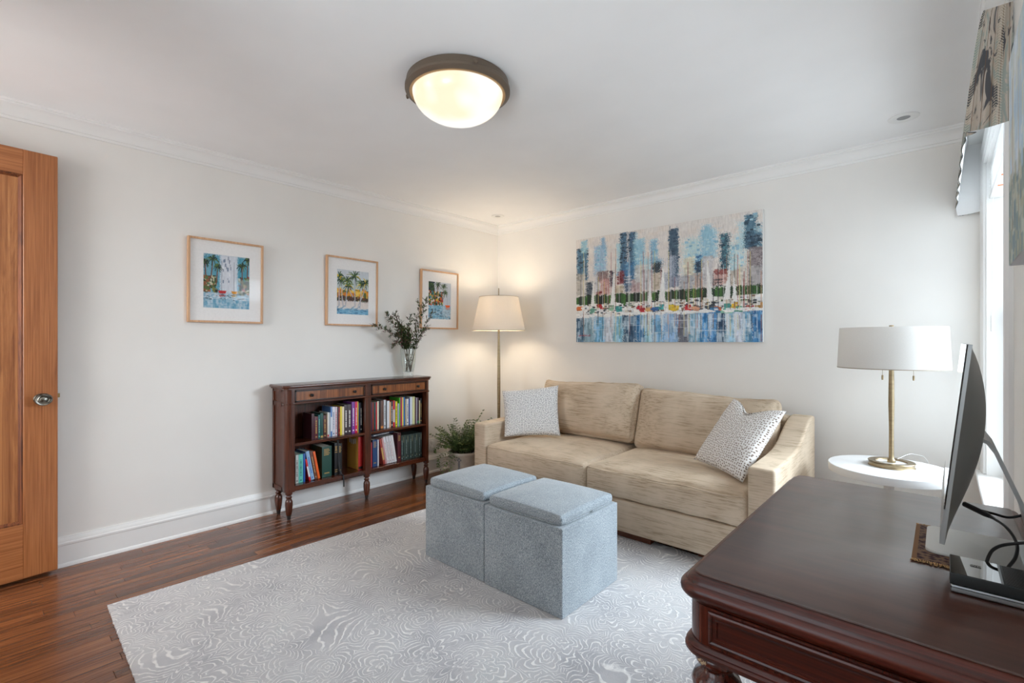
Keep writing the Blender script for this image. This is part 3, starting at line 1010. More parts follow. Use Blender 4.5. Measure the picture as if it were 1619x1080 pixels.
def book(y0, w, h, z0, col, label, lean=0.0, depth=0.150, mark=None, spine=SPINE_X, group='books in the bookcase', soft=False, side_mark=None):
    """spine faces +x; y0 = the bottom edge nearest the door; lean: top goes towards +y when negative"""
    t = thing('book', label, 'book', (spine - depth / 2, y0, z0), group)
    b = 0.0016 if not soft else 0.0006
    cv = MB()
    cv.rbox(-0.003, 0.0, 0, w, 0, h, 0.0014, 2)                       # spine
    cv.box(-depth, -0.0015, 0, b, 0, h).box(-depth, -0.0015, w - b, w, 0, h)
    cv.xf(Matrix.Translation((depth / 2, 0, 0)))
    o = cv.build('cover', M_book, t, 40, sub=(0, 0, 0))
    o.color = (*lin(col), 1)
    if w > 0.004:
        q = 0.003 if not soft else 0.0
        pg = MB().box(-depth + 0.003, -0.002, b, w - b, q, h - q).xf(Matrix.Translation((depth / 2, 0, 0))).build('pages', M_page, t, 0, sub=(0, 0, 0))
    if mark and w > 0.0085:
        c, kind = mark
        m = MB()
        if kind == 'title':                                           # letters running up the spine
            z = h * 0.24
            while z < h * 0.80:
                l = rnd.uniform(0.003, 0.007)
                m.box(0.0, 0.0006, w * 0.34, w * 0.66, z, z + l)
                z += l + rnd.choice((0.0015, 0.0015, 0.005))
            m.box(0.0, 0.0006, w * 0.3, w * 0.7, h * 0.07, h * 0.115)
        elif kind == 'bands':
            for zz in (0.10, 0.16, 0.70, 0.76, 0.88):
                m.box(0.0, 0.0006, w * 0.08, w * 0.92, h * zz, h * zz + 0.003)
            for k in range(3):
                m.box(0.0, 0.0006, w * 0.22, w * 0.78, h * 0.79 + k * 0.007, h * 0.79 + k * 0.007 + 0.003)
        elif kind == 'label':
            for k in range(5):
                m.box(0.0, 0.0006, w * 0.2, w * (0.7 + 0.1 * (k % 2)), h * 0.72 + k * 0.010, h * 0.72 + k * 0.010 + 0.004)
            for k in range(4):
                m.box(0.0, 0.0006, w * (0.25 + 0.13 * k), w * (0.34 + 0.13 * k), h * 0.12, h * 0.155)
        elif kind == 'foot':
            m.box(0.0, 0.0006, w * 0.05, w * 0.95, h * 0.02, h * 0.10)
        elif kind == 'half':
            m.box(0.0, 0.0006, w * 0.02, w * 0.98, h * 0.18, h * 0.66)
        m.xf(Matrix.Translation((depth / 2, 0, 0)))
        k = m.build('spine_print', M_mark, t, 0, sub=(0, 0, 0))
        k['kind'] = 'stuff'
        k.color = (*lin(c), 1)
    t.rotation_euler = (lean, 0, 0)
    return t


def shelf_books(rows, org, sc, z0, where, post_from_end, lo):
    """rows: (u0, u1, vtop, vbot, colour, words, mark) in a crop of the photograph"""
    n = len(rows)
    prev = lo
    for i, r in enumerate(rows):
        u0, u1, vt, vb, col, words, mark = r
        um = (u0 + u1) / 2
        ya = on_x(org[0] + u0 / sc, org[1] + vb / sc, SPINE_X)[1]
        yb = on_x(org[0] + u1 / sc, org[1] + vb / sc, SPINE_X)[1]
        zt = on_x(org[0] + um / sc, org[1] + vt / sc, SPINE_X)[2]
        zb = on_x(org[0] + um / sc, org[1] + vb / sc, SPINE_X)[2]
        ya = max(ya, prev + 0.0006)
        w = max(0.005, yb - ya - 0.0004)
        prev = ya + w
        k = (n - i) if post_from_end else (i + 1)
        book(ya, w, min(zt - zb, 0.255), z0 + 0.0006, col, '%s, %s, %s from the centre post' % (words, where, ORD[k]), mark=mark, depth=rnd.uniform(0.125, 0.155), soft=w < 0.012)


A_ORG, A_SC = (460, 620), 6.75
B_ORG, B_SC = (575, 615), 8.31
UL = 'upper door-end shelf'
UR = 'upper lamp-end shelf'
shelf_books([
    (220, 250, 222, 497, (74, 30, 42), 'thick dark maroon hardback', None),
    (251, 290, 255, 494, (96, 34, 46), 'burgundy book with gold title', (GOLD, 'title')),
    (291, 315, 238, 490, (24, 98, 98), 'teal hardback', ((150, 190, 180), 'title')),
    (316, 345, 220, 487, (20, 78, 70), 'dark green hardback', (GOLD, 'foot')),
    (346, 381, 244, 483, (80, 32, 34), 'maroon book with gold lettering', (GOLD, 'title')),
    (382, 391, 232, 480, (150, 128, 96), 'thin tan book', None),
    (391, 405, 215, 478, (236, 232, 226), 'thin white book with red foot', ((210, 30, 40), 'foot')),
    (406, 424, 218, 477, (176, 184, 192), 'pale grey paperback', None),
    (425, 440, 158, 476, (96, 140, 200), 'tall light blue paperback', ((225, 228, 235), 'half')),
    (441, 472, 160, 474, (222, 222, 230), 'thick white paperback', ((120, 120, 150), 'title')),
    (473, 495, 162, 472, (222, 200, 206), 'white paperback with pink specks', ((150, 40, 60), 'title')),
    (496, 507, 168, 470, (46, 48, 58), 'thin charcoal book', None),
    (508, 525, 165, 468, (150, 30, 36), 'dark red book', (GOLD, 'title')),
    (526, 545, 160, 466, (238, 218, 66), 'bright yellow book', None),
    (546, 569, 163, 464, (238, 222, 188), 'cream paperback', None),
    (570, 607, 145, 462, (70, 56, 62), 'dark brown book with white lettering', (WHT, 'title')),
    (608, 645, 145, 460, (72, 58, 64), 'dark brown book with white lettering', (WHT, 'title')),
    (650, 684, 122, 457, (132, 60, 156), 'purple book', (WHT, 'title')),
    (685, 711, 120, 453, (226, 40, 84), 'red-pink book', (WHT, 'title')),
    (712, 721, 118, 450, (236, 214, 60), 'thin yellow book', None),
    (722, 736, 135, 448, (26, 42, 84), 'thin navy book', None),
    (737, 761, 130, 446, (20, 20, 24), 'black book', (WHT, 'title')),
], A_ORG, A_SC, ZS1, UL, True, OY0 + 0.01)
shelf_books([
    (98, 112, 190, 560, (74, 48, 88), 'dark purple book', None),
    (113, 135, 190, 555, (150, 62, 50), 'brick red paperback', None),
    (140, 158, 183, 545, (40, 92, 92), 'dark teal book', None),
    (160, 177, 180, 540, (206, 36, 44), 'red paperback', None),
    (178, 200, 165, 537, (236, 228, 204), 'cream book', None),
    (202, 222, 160, 533, (26, 26, 30), 'black hardback', None),
    (223, 260, 155, 528, (110, 78, 68), 'brown book with orange foot', ((220, 140, 70), 'foot')),
    (265, 291, 150, 525, (226, 226, 230), 'white paperback', ((60, 60, 70), 'title')),
    (292, 304, 155, 522, (40, 40, 46), 'thin black book', None),
    (305, 339, 165, 519, (230, 230, 236), 'thick white paperback', None),
    (340, 358, 178, 515, (242, 188, 140), 'peach paperback', None),
    (360, 386, 172, 512, (74, 66, 72), 'dark grey book with pale lettering', (WHT, 'title')),
    (388, 407, 160, 508, (226, 62, 50), 'red book with white middle', (WHT, 'half')),
    (408, 417, 165, 506, (124, 70, 150), 'thin violet book', None),
    (418, 442, 172, 503, (244, 226, 40), 'bright yellow paperback', ((60, 60, 40), 'title')),
    (445, 469, 197, 498, (160, 170, 186), 'short grey-blue paperback', None),
    (470, 483, 122, 496, (90, 200, 60), 'tall lime green book', None),
    (484, 504, 120, 493, (186, 24, 96), 'magenta book', None),
    (505, 524, 118, 490, (244, 214, 110), 'pale orange-yellow book', None),
    (526, 542, 116, 487, (26, 122, 196), 'bright blue book', None),
    (545, 562, 140, 484, (180, 164, 140), 'tan paperback', None),
    (563, 592, 138, 481, (228, 226, 224), 'white paperback with dark lettering', ((90, 90, 90), 'title')),
    (596, 608, 135, 477, (44, 84, 172), 'thin royal blue book', None),
    (609, 640, 112, 473, (222, 228, 236), 'thick pale blue-white book', None),
    (641, 673, 110, 469, (228, 228, 170), 'thick pale yellow book', None),
    (676, 688, 122, 465, (88, 36, 60), 'thin maroon book', None),
    (690, 704, 122, 462, (186, 182, 190), 'thin grey book', None),
    (706, 725, 122, 459, (70, 40, 60), 'plum book with green spot', ((60, 150, 90), 'foot')),
    (729, 742, 160, 456, (224, 216, 170), 'thin cream book', None),
    (743, 764, 130, 454, (26, 24, 26), 'black book with gold print', (GOLD, 'title')),
], B_ORG, B_SC, ZS1, UR, False, CY1 - 0.01)
# ---- lower shelf towards the door
def ax(u, v, org=A_ORG, sc=A_SC):
    return on_x(org[0] + u / sc, org[1] + v / sc, SPINE_X)


def bk(u0, u1, vt, vb, col, label, org=A_ORG, sc=A_SC, mark=None, ut=None, depth=0.15, z0=ZB1):
    """u0,u1: bottom edge of the spine; ut: where its first top corner sits when the book leans"""
    p0, p1 = ax(u0, vb, org, sc), ax(u1, vb, org, sc)
    tpp = ax((u0 if ut is None else ut), vt, org, sc)
    h = tpp[2] - p0[2]
    lean = 0.0
    w = p1[1] - p0[1] - 0.0006
    if ut is not None:
        dy = tpp[1] - p0[1]
        lean = -math.atan2(dy, h)
        h = math.hypot(dy, h)
        w *= math.cos(lean)
    zz = z0 + 0.0006 + (abs(math.sin(lean)) * w if lean < 0 else 0)
    return book(p0[1], w, min(h, 0.262), zz, col, label, lean, depth, mark)


LL = 'lower door-end shelf'
bk(50, 82, 655, 962, (204, 206, 200), 'pale grey paperback at the end of the ' + LL, mark=((90, 90, 90), 'title'))
bk(83, 130, 650, 955, (104, 202, 188), 'mint green paperback on the ' + LL, mark=((40, 110, 110), 'title'))
bk(131, 154, 645, 950, (40, 96, 176), 'thin blue book standing beside the mint green one')
def leaner(ub, vb, ut, vt, wpx, col, label, mark=None, org=A_ORG, sc=A_SC, depth=0.15):
    """a book leaning towards the door end: its foot is further along than its head"""
    pb, pt = ax(ub, vb, org, sc), ax(ut, vt, org, sc)
    pw_ = ax(ub + wpx, vb, org, sc)
    w = (pw_[1] - pb[1]) - 0.0008
    dy = pb[1] - pt[1]
    h = pt[2] - ZB1
    a = math.atan2(dy, h)
    return book(pb[1], w * math.cos(a), min(math.hypot(dy, h), 0.25), ZB1 + 0.0008, col, label, a, depth, mark)


leaner(197, 940, 152, 720, 18, (226, 40, 48), 'short red and white paperback leaning at the mint green books', ((236, 236, 240), 'half'))
leaner(217, 940, 156, 640, 38, (150, 186, 222), 'light blue paperback leaning beside the brown ones', ((70, 110, 190), 'title'))
leaner(258, 928, 199, 640, 30, (112, 66, 50), 'dark brown book leaning next to the light blue one', ((200, 160, 110), 'title'))
leaner(290, 912, 234, 640, 26, (238, 100, 34), 'orange paperback leaning against the brown book')
bk(332, 436, 585, 915, (28, 72, 62), 'very thick dark green hardback with gold lettering', mark=(GOLD, 'label'), depth=0.165)
bk(466, 499, 560, 905, (22, 22, 26), 'black clothbound volume with gold bands beside the green hardback', mark=(GOLD, 'bands'), depth=0.16)
bk(501, 546, 562, 890, (20, 20, 24), 'thick black volume with gold lettering on the ' + LL, mark=(GOLD, 'label'), depth=0.16)
gb = bk(720, 766, 490, 845, (178, 38, 36), 'golden yellow book with red spine and black foot', mark=((24, 22, 22), 'foot'), depth=0.16)
M_gold_cover = plain('golden_card', lin((196, 150, 66)), 0.45)
gw = 0.262
MB().box(-0.085, 0.076, -0.0008, 0.0008, 0.002, gw - 0.002).build('front_board', M_gold_cover, gb, 0, sub=(0, 0, 0))
fm = MB()
for k in range(4):
    fm.box(-0.05 + k * 0.026, -0.034 + k * 0.026, -0.0014, -0.0009, 0.185 + 0.008 * abs(k - 1.5), 0.225 + 0.006 * abs(k - 1.5))
k = fm.build('cover_print', M_mark, gb, 0, sub=(0, 0, 0))
k.color = (*lin((206, 206, 206)), 1)
# black ribbon hanging from the black volume over the shelf edge
p0, p1, p2 = ax(487, 545), ax(503, 800), ax(512, 930)
rb = MB()
pts = [(0.199, p0[1] + 0.004, 0.482), (0.2005, p0[1] + 0.006, 0.44), (0.2008, p1[1] - 0.002, 0.32), (0.206, p1[1] + 0.002, 0.262), (0.225, p2[1], 0.234), (0.2475, p2[1] + 0.002, 0.228), (0.2495, p2[1] + 0.003, 0.20), (0.2490, p2[1] + 0.006, 0.142)]
V, F = [], []
for i, (x, y, z) in enumerate(pts):
    V += [(x, y, z), (x, y + 0.011, z), (x + 0.0008, y + 0.011, z + 0.0006), (x + 0.0008, y, z + 0.0006)]
for i in range(len(pts) - 1):
    for k in range(4):
        F.append((4 * i + k, 4 * i + (k + 1) % 4, 4 * i + 4 + (k + 1) % 4, 4 * i + 4 + k))
rb.add(V, F)
tag(rb.build('ribbon', plain('black_ribbon', (0.01, 0.01, 0.012), 0.6), smooth=0), 'black ribbon hanging from the black volumes over the shelf edge', 'ribbon')
# ---- lower shelf towards the floor lamp
bk(98, 111, 690, 1015, (196, 60, 70), 'thin red and blue book against the centre post', B_ORG, B_SC, mark=((60, 150, 210), 'half'))
bk(118, 181, 665, 1018, (40, 72, 118), 'thick navy clothbound book with gold stamping', B_ORG, B_SC, mark=(GOLD, 'label'), depth=0.16)
bk(183, 201, 665, 1008, (226, 226, 230), 'thin white book beside the navy clothbound one', B_ORG, B_SC)
leaner(262, 990, 205, 665, 24, (176, 70, 60), 'red and tan paperback leaning on the white journals', ((200, 160, 100), 'half'), B_ORG, B_SC)
leaner(286, 985, 232, 650, 22, (206, 150, 150), 'pinkish paperback leaning on the white journals', None, B_ORG, B_SC)
leaner(309, 982, 252, 638, 32, (228, 224, 226), 'white journal with faint red lines, leaning next to the pinkish paperback', ((200, 160, 160), 'title'), B_ORG, B_SC)
leaner(342, 977, 288, 630, 32, (226, 222, 224), 'white leaning journal, second of four', ((190, 170, 170), 'title'), B_ORG, B_SC)
leaner(375, 972, 322, 622, 32, (228, 226, 228), 'white leaning journal, third of four', ((200, 170, 170), 'title'), B_ORG, B_SC)
leaner(408, 966, 355, 615, 30, (232, 228, 228), 'white leaning journal, next to the upright maroon book', None, B_ORG, B_SC)
bk(446, 491, 580, 955, (84, 28, 38), 'thick upright maroon book with gold stamping', B_ORG, B_SC, mark=(GOLD, 'label'))
uu = 496
for i in range(14):
    c = [(58, 74, 68), (44, 60, 58), (66, 84, 76), (50, 62, 56)][i % 4]
    bk(uu, uu + 18, 600 - i * 3.2, 930 - i * 4.3, c, 'slim dark green volume of a matching set, %s from the maroon book' % ORD[i + 1], B_ORG, B_SC, mark=((150, 142, 110), 'label') if i % 3 == 1 else ((150, 170, 170), 'title') if i % 3 == 0 else None)
    uu += 19.2
# navy book lying flat on top of the others
pa, pb2 = ax(108, 650, B_ORG, B_SC), ax(385, 590, B_ORG, B_SC)
tl = thing('book', 'dark navy book lying flat on top of the navy clothbound book and white journals', 'book', (0.12, pa[1], 0.455), 'books in the bookcase')
o = MB().box(-0.07, 0.07, 0.0, 0.205, 0, 0.0016).box(-0.07, 0.07, 0.0, 0.205, 0.0184, 0.02).rbox(0.067, 0.0715, 0.0, 0.205, 0, 0.02, 0.0015, 2).build('cover', M_book, tl, 40, sub=(0, 0, 0))
o.color = (*lin((26, 34, 54)), 1)
MB().box(-0.067, 0.068, 0.003, 0.202, 0.0016, 0.0184).build('pages', M_page, tl, 0, sub=(0, 0, 0))
m = MB()
yy = 0.02
while yy < 0.16:
    l = rnd.uniform(0.003, 0.007)
    m.box(0.0715, 0.0721, yy, yy + l, 0.006, 0.014)
    yy += l + rnd.choice((0.0016, 0.0016, 0.005))
k = m.build('spine_print', M_mark, tl, 0, sub=(0, 0, 0))
k['kind'] = 'stuff'
k.color = (*lin((206, 206, 206)), 1)
tl.rotation_euler = (rad(3), 0, 0)

# ================================================================== VASE AND BRANCHES
t = NT('clear_glass')
g1 = t.n('BsdfGlossy', Roughness=0.02)
g2 = t.n('BsdfTransparent', Color=(0.93, 0.95, 0.94))
lw = t.n('LayerWeight', Blend=0.25)
g3 = t.n('MixShader', i0=t.math('ADD', t.math('MULTIPLY', lw.outputs['Facing'], 0.5), 0.04), i1=g2.outputs[0], i2=g1.outputs[0])
t.t.links.new(g3.outputs[0], t.out.inputs[0])
M_clear = t.m
VC = (0.118, -1.232, 0.9085)
VH = 0.232
vp = [(0.030, 0.0), (0.044, 0.002), (0.045, 0.020), (0.046, 0.034), (0.055, 0.09), (0.062, 0.15), (0.066, VH), (0.063, VH), (0.059, 0.15), (0.052, 0.09), (0.042, 0.042), (0.0, 0.034)]
vz = MB().lathe(vp, 40, caps=True).build('vase', M_clear, smooth=50)
vz.location = VC
tag(vz, 'tall clear glass vase of leafy stems on top of the bookcase', 'vase')
M_stem = plain('branch_bark', lin((84, 66, 50)), 0.8)
tl_ = NT('branch_leaf')
_nz = tl_.n('TexNoise', Vector=tl_.coords('Object', (40, 40, 40)), Scale=1.0).outputs['Fac']
M_leaf = tl_.p(Base_Color=tl_.ramp(_nz, [(0.3, lin((46, 62, 34))), (0.55, lin((72, 90, 48))), (0.75, lin((104, 112, 66)))]), Roughness=0.6)
M_bloom = plain('tiny_blossom', lin((150, 74, 96)), 0.7)


def leaf(m, p, d, l, w, up=Vector((0, 0, 1))):
    d = d.normalized()
    s = d.cross(up)
    if s.length < 0.05:
        s = d.cross(Vector((1, 0, 0)))
    s.normalize()
    n_ = s.cross(d)
    q = [p, p + d * l * 0.45 + s * w / 2 + n_ * w * 0.12, p + d * l, p + d * l * 0.45 - s * w / 2 + n_ * w * 0.12]
    k = len(m.v)
    m.v += [tuple(x) for x in q]
    m.f += [(k, k + 1, k + 2), (k, k + 2, k + 3)]


def blob(m, p, r):
    k = len(m.v)
    for d in ((1, 0, 0), (-1, 0, 0), (0, 1, 0), (0, -1, 0), (0, 0, 1), (0, 0, -1)):
        m.v.append((p[0] + d[0] * r, p[1] + d[1] * r, p[2] + d[2] * r))
    m.f += [(k + a, k + b, k + 4) for a, b in ((0, 2), (2, 1), (1, 3), (3, 0))] + [(k + b, k + a, k + 5) for a, b in ((0, 2), (2, 1), (1, 3), (3, 0))]


br = random.Random(11)
# tips: offset along y (towards the corner +), offset out of the wall x, height above the bookcase top, fullness
tips = [(-0.33, 0.02, 0.42, 1.0), (-0.25, 0.06, 0.50, 1.0), (-0.13, 0.00, 0.52, 0.9), (-0.02, 0.05, 0.49, 0.8), (0.09, 0.03, 0.62, 0.9), (0.145, 0.05, 0.645, 1.0), (0.20, 0.08, 0.54, 0.7), (0.165, 0.02, 0.40, 0.6), (-0.16, 0.09, 0.36, 1.3), (-0.06, 0.07, 0.38, 1.3), (-0.20, 0.07, 0.275, 0.5), (-0.10, 0.03, 0.42, 1.2)]
bq = thing('branch_bouquet', 'loose bunch of leafy branches with tiny pink blossoms standing in the glass vase', 'flowers', VC)
for i, (dy, dx, hh, full) in enumerate(tips):
    a = br.uniform(0, 6.28)
    p0 = Vector((0.020 * math.cos(a), 0.020 * math.sin(a), 0.040))
    rim = Vector((max(-0.05, min(0.05, dx * 0.5)), max(-0.045, min(0.045, dy * 0.30)), VH - 0.01))
    tip = Vector((dx, dy, hh))
    pts = []
    for k in range(5):
        pts.append(p0.lerp(rim, k / 4))
    for k in range(1, 13):
        s = k / 12
        q = rim.lerp(tip, s)
        q.z += 0.04 * math.sin(s * math.pi) * (1 if abs(dy) > 0.1 else 0.2)
        q += Vector((mnoise.noise(Vector((i * 3, s * 4, 0))), mnoise.noise(Vector((i * 3, s * 4, 5))), 0)) * 0.014
        pts.append(q)
    rr = [0.0026 - 0.0019 * k / 16 for k in range(17)]
    st = MB().tube(pts, rr, 6)
    lv, bl = MB(), MB()
    # side twigs
    for k in range(4, 17):
        p = pts[k]
        d = (pts[min(k + 1, 16)] - pts[k - 1]).normalized()
        for q in range(4 if full > 1.1 else 3):
            s = Vector((br.uniform(-1, 1), br.uniform(-1, 1), br.uniform(-0.5, 0.6)))
            s = (s - d * s.dot(d)).normalized()
            tw = (d * 0.9 + s * 0.8).normalized()
            L = br.uniform(0.018, 0.055) * (1.15 - 0.35 * k / 16)
            if k >= 5:
                st.tube([p, p + tw * L], [0.0009, 0.0005], 4)
            for j in range(int(7 * full + 1)):
                s2 = br.uniform(0.25, 1.05)
                pp = p + tw * L * s2
                ld = (tw + Vector((br.uniform(-1, 1), br.uniform(-1, 1), br.uniform(-0.8, 0.8)))).normalized()
                leaf(lv, pp, ld, br.uniform(0.014, 0.028) * (1.2 if full > 0.95 else 1), br.uniform(0.006, 0.011))
            if k > 5 and br.random() < 0.62:
                for _ in range(2):
                    e = p + tw * L * br.uniform(0.6, 1.15) + Vector((br.uniform(-1, 1), br.uniform(-1, 1), br.uniform(-1, 1))) * 0.005
                    blob(bl, e, br.uniform(0.0026, 0.0042))
    for j in range(5):
        leaf(lv, pts[-1], (pts[-1] - pts[-3]).normalized() + Vector((br.uniform(-.6, .6), br.uniform(-.6, .6), br.uniform(-.3, .5))), 0.020, 0.006)
    for k in range(1, 4):                                         # leaves under water
        for j in range(3):
            dd = Vector((br.uniform(-.5, .5), br.uniform(-.5, .5), 1.0))
            pp = pts[k]
            leaf(lv, pp * 0.85 + Vector((0, 0, pp.z * 0.15)), dd, 0.016, 0.004)
    th = st.build('branch', M_stem, bq, 0, sub=(0, 0, 0), fix=False)
    lv.build('leaves', M_leaf, th, 0, sub=(0, 0, 0), fix=False)
    bl.build('blossoms', M_bloom, th, 0, sub=(0, 0, 0), fix=False)

# ================================================================== POTTED FERN IN A STONEWARE CROCK
KC = Vector((0.300, -0.760, 0.0))
fern = thing('potted_fern', 'bushy maidenhair fern in a grey stoneware crock with a blue mark', 'plant', tuple(KC))
tst = NT('stoneware')
_n = tst.n('TexNoise', Vector=tst.coords('Object', (9, 9, 9)), Scale=1.0, Detail=5.0).outputs['Fac']
M_stone = tst.p(Base_Color=tst.ramp(_n, [(0.35, lin((166, 155, 141))), (0.65, lin((186, 176, 162)))]), Roughness=0.32)
KR = 0.132
kp = [(KR - 0.012, 0.0), (KR - 0.002, 0.004), (KR, 0.012), (KR, 0.190), (KR + 0.001, 0.196), (KR + 0.007, 0.199), (KR + 0.0085, 0.208), (KR + 0.007, 0.219), (KR + 0.002, 0.226), (KR - 0.010, 0.226), (KR - 0.012, 0.20), (KR - 0.012, 0.19)]
ck = MB().lathe(kp, 48, c=tuple(KC)).build('crock', M_stone, fern, 40)
M_soil = plain('potting_soil', lin((40, 30, 22)), 0.95)
MB().lathe([(0.0, 0.186), (KR - 0.013, 0.186), (KR - 0.013, 0.180), (0, 0.180)], 32, c=tuple(KC), caps=False).build('soil', M_soil, fern, 0)
M_cobalt = plain('cobalt_glaze', lin((52, 62, 88)), 0.35)
cm = MB()
facing = math.atan2(CAM[1] - KC.y, CAM[0] - KC.x) - 0.32          # the mark looks out to the room
def glaze(pts, r):
    P = []
    for (s, z) in pts:
        aa = facing + s / KR
        P.append((KC.x + (KR + 0.0003) * math.cos(aa), KC.y + (KR + 0.0003) * math.sin(aa), z))
    cm.tube(P, r, 6)
for k in range(4):                                                # small four-leaf flower above a row of numerals
    a = k * math.pi / 2
    c0 = (0.013 * math.cos(a), 0.168 + 0.013 * math.sin(a))
    glaze([(c0[0] + 0.006 * math.cos(2 * math.pi * q / 8), c0[1] + 0.006 * math.sin(2 * math.pi * q / 8)) for q in range(9)], 0.0022)
glaze([(0, 0.155), (0, 0.10)], 0.0016)
for z in (0.138, 0.120, 0.102, 0.086):
    glaze([(0.009 * math.cos(2 * math.pi * q / 8) - 0.001, z + 0.007 * math.sin(2 * math.pi * q / 8)) for q in range(9)], 0.0020)
cm.build('painted_mark', M_cobalt, ck, 40)
M_fstem = plain('fern_stem', lin((44, 34, 24)), 0.6)
tf = NT('fern_leaf')
_n = tf.n('TexNoise', Vector=tf.coords('Object', (25, 25, 25)), Scale=1.0).outputs['Fac']
M_fleaf = tf.p(Base_Color=tf.ramp(_n, [(0.3, lin((52, 76, 36))), (0.55, lin((90, 114, 60))), (0.75, lin((150, 156, 104)))]), Roughness=0.55)
fr_ = random.Random(5)
fronds = []
for i in range(90):
    az = fr_.uniform(0, 2 * math.pi)
    L = fr_.uniform(0.16, 0.34)
    fronds.append((az, L, fr_.uniform(0.55, 1.25), fr_.uniform(0.15, 0.75)))
# named sweeps seen in the photograph: towards the bookcase (-y), low and drooping
fronds += [(-1.62, 0.34, 0.55, 1.5), (-1.75, 0.36, 0.75, 1.25), (-1.50, 0.38, 0.35, 1.75), (-1.35, 0.40, 0.22, 2.0), (0.6, 0.42, 1.35, 0.55), (0.9, 0.38, 1.25, 0.75), (-1.6, 0.36, 1.05, 0.95)]
for (az, L, elev, droop) in fronds:
    d0 = Vector((math.cos(az), math.sin(az), 0))
    p = KC + d0 * fr_.uniform(0.01, 0.07) + Vector((0, 0, 0.186))
    pts = [p.copy()]
    e = elev + 0.35
    n_ = 12
    for k in range(n_):
        e -= droop / n_ * 1.3
        p = p + (d0 * math.cos(e) + Vector((0, 0, math.sin(e)))) * (L / n_)
        # stay clear of the walls and the sofa arm
        p.x = min(max(p.x, 0.035), 0.765)
        p.y = max(p.y, -1.045)
        pts.append(p.copy())
    fs = MB().tube(pts, [0.0014 - 0.001 * k / n_ for k in range(n_ + 1)], 4)
    fo = fs.build('frond', M_fstem, fern, 0, fix=False)
    lv = MB()
    side = d0.cross(Vector((0, 0, 1)))
    for k in range(3, n_ + 1):
        for sg in (-1, 1):
            tl2 = 0.055 * (1 - (k / n_) ** 2 * 0.75)
            dirr = (side * sg + (pts[k] - pts[k - 1]).normalized() * 0.7 + Vector((0, 0, -0.15))).normalized()
            for q in range(6):
                pp = pts[k] + dirr * tl2 * (q + 0.6) / 6
                if pp.x < 0.03 or pp.x > 0.77 or pp.y < -1.055:
                    continue
                leaf(lv, pp, dirr + Vector((fr_.uniform(-.9, .9), fr_.uniform(-.9, .9), fr_.uniform(-.7, .5))), fr_.uniform(0.010, 0.017), fr_.uniform(0.010, 0.016))
    lv.build('leaflets', M_fleaf, fo, 0, fix=False)

# ================================================================== LAMPS
def shade_mat(name, col, trans):
    t = NT(name)
    co = t.coords('Object', (1, 1, 1))
    w = t.n('TexNoise', Vector=t.n('Mapping', Vector=co, Scale=(300, 300, 900)).outputs[0], Scale=1.0, Detail=2.0).outputs['Fac']
    c = t.ramp(w, [(0.3, tuple(q * 0.93 for q in col)), (0.7, col)])
    d = t.n('BsdfDiffuse', Color=c)
    tr = t.n('BsdfTranslucent', Color=c)
    m = t.n('MixShader', i0=trans, i1=d.outputs[0], i2=tr.outputs[0])
    t.t.links.new(m.outputs[0], t.out.inputs[0])
    return t.m


M_abrass = NT('antique_brass')
_n = M_abrass.n('TexNoise', Vector=M_abrass.coords('Object', (3, 3, 60)), Scale=1.0, Detail=3.0).outputs['Fac']
M_abrass = M_abrass.p(Base_Color=M_abrass.ramp(_n, [(0.3, lin((140, 124, 98))), (0.7, lin((168, 150, 120)))]), Metallic=1.0, Roughness=0.34)


def bulb(name, loc, parent, power, col, r=0.028):
    l = bpy.data.lights.new(name, 'POINT')
    l.energy = power
    l.color = col
    l.shadow_soft_size = r
    o = bpy.data.objects.new(name, l)
    C.objects.link(o)
    o.parent = parent
    rt = ROOT[parent.name]
    o.location = tuple(loc[k] - rt[k] for k in range(3))
    return o


FL = (0.405, -0.415)
fl = thing('floor_lamp', 'brass floor lamp with tapered cream shade, lit, in the corner behind the sofa', 'lamp', (FL[0], FL[1], 0.0))
MB().lathe([(0.0, 0.0), (0.135, 0.0), (0.138, 0.006), (0.136, 0.018), (0.126, 0.022), (0.022, 0.026), (0.016, 0.034)], 40, c=(*FL, 0), caps=False).build('base', M_abrass, fl, 40)
MB().lathe([(0.0105, 0.026), (0.0125, 0.3), (0.0155, 0.75), (0.0135, 1.05), (0.0095, 1.28), (0.0095, 1.34)], 20, c=(*FL, 0)).build('pole', M_abrass, fl, 50)
MB().lathe([(0.0055, 1.33), (0.0055, 1.62), (0.0045, 1.625), (0.0045, 1.705), (0.0, 1.707)], 14, c=(*FL, 0), caps=False).build('finial', M_abrass, fl, 50)
M_shade_f = shade_mat('floor_lamp_linen', (0.84, 0.79, 0.72), 0.28)
shf = MB().lathe([(0.248, 1.308), (0.183, 1.622), (0.1815, 1.622), (0.2465, 1.308)], 64, c=(*FL, 0), caps=False)
shf.f += [tuple(((i * 4 + 3), ((i + 1) % 64) * 4 + 3, ((i + 1) % 64) * 4, i * 4)) for i in range(64)]
sf = shf.build('lamp_shade', M_shade_f, fl, 60)
M_rib = plain('shade_trim', lin((150, 136, 116)), 0.7)
for r, z in ((0.2485, 1.309), (0.1838, 1.6215)):
    MB().lathe([(r, z - 0.002), (r + 0.0012, z), (r, z + 0.002), (r - 0.003, z)], 64, c=(*FL, 0), caps=False).build('shade_rim', M_rib, sf, 60)
spd = MB()
for k in range(3):
    a = 2.1 * k + 0.4
    spd.tube([(FL[0], FL[1], 1.605), (FL[0] + 0.181 * math.cos(a), FL[1] + 0.181 * math.sin(a), 1.612)], 0.0018, 6)
spd.build('spider', M_abrass, fl, 40)
M_bulb = NT('warm_bulb')
em = M_bulb.n('Emission', Color=(1.0, 0.78, 0.5), Strength=12.0)
M_bulb.t.links.new(em.outputs[0], M_bulb.out.inputs[0])
M_bulb = M_bulb.m
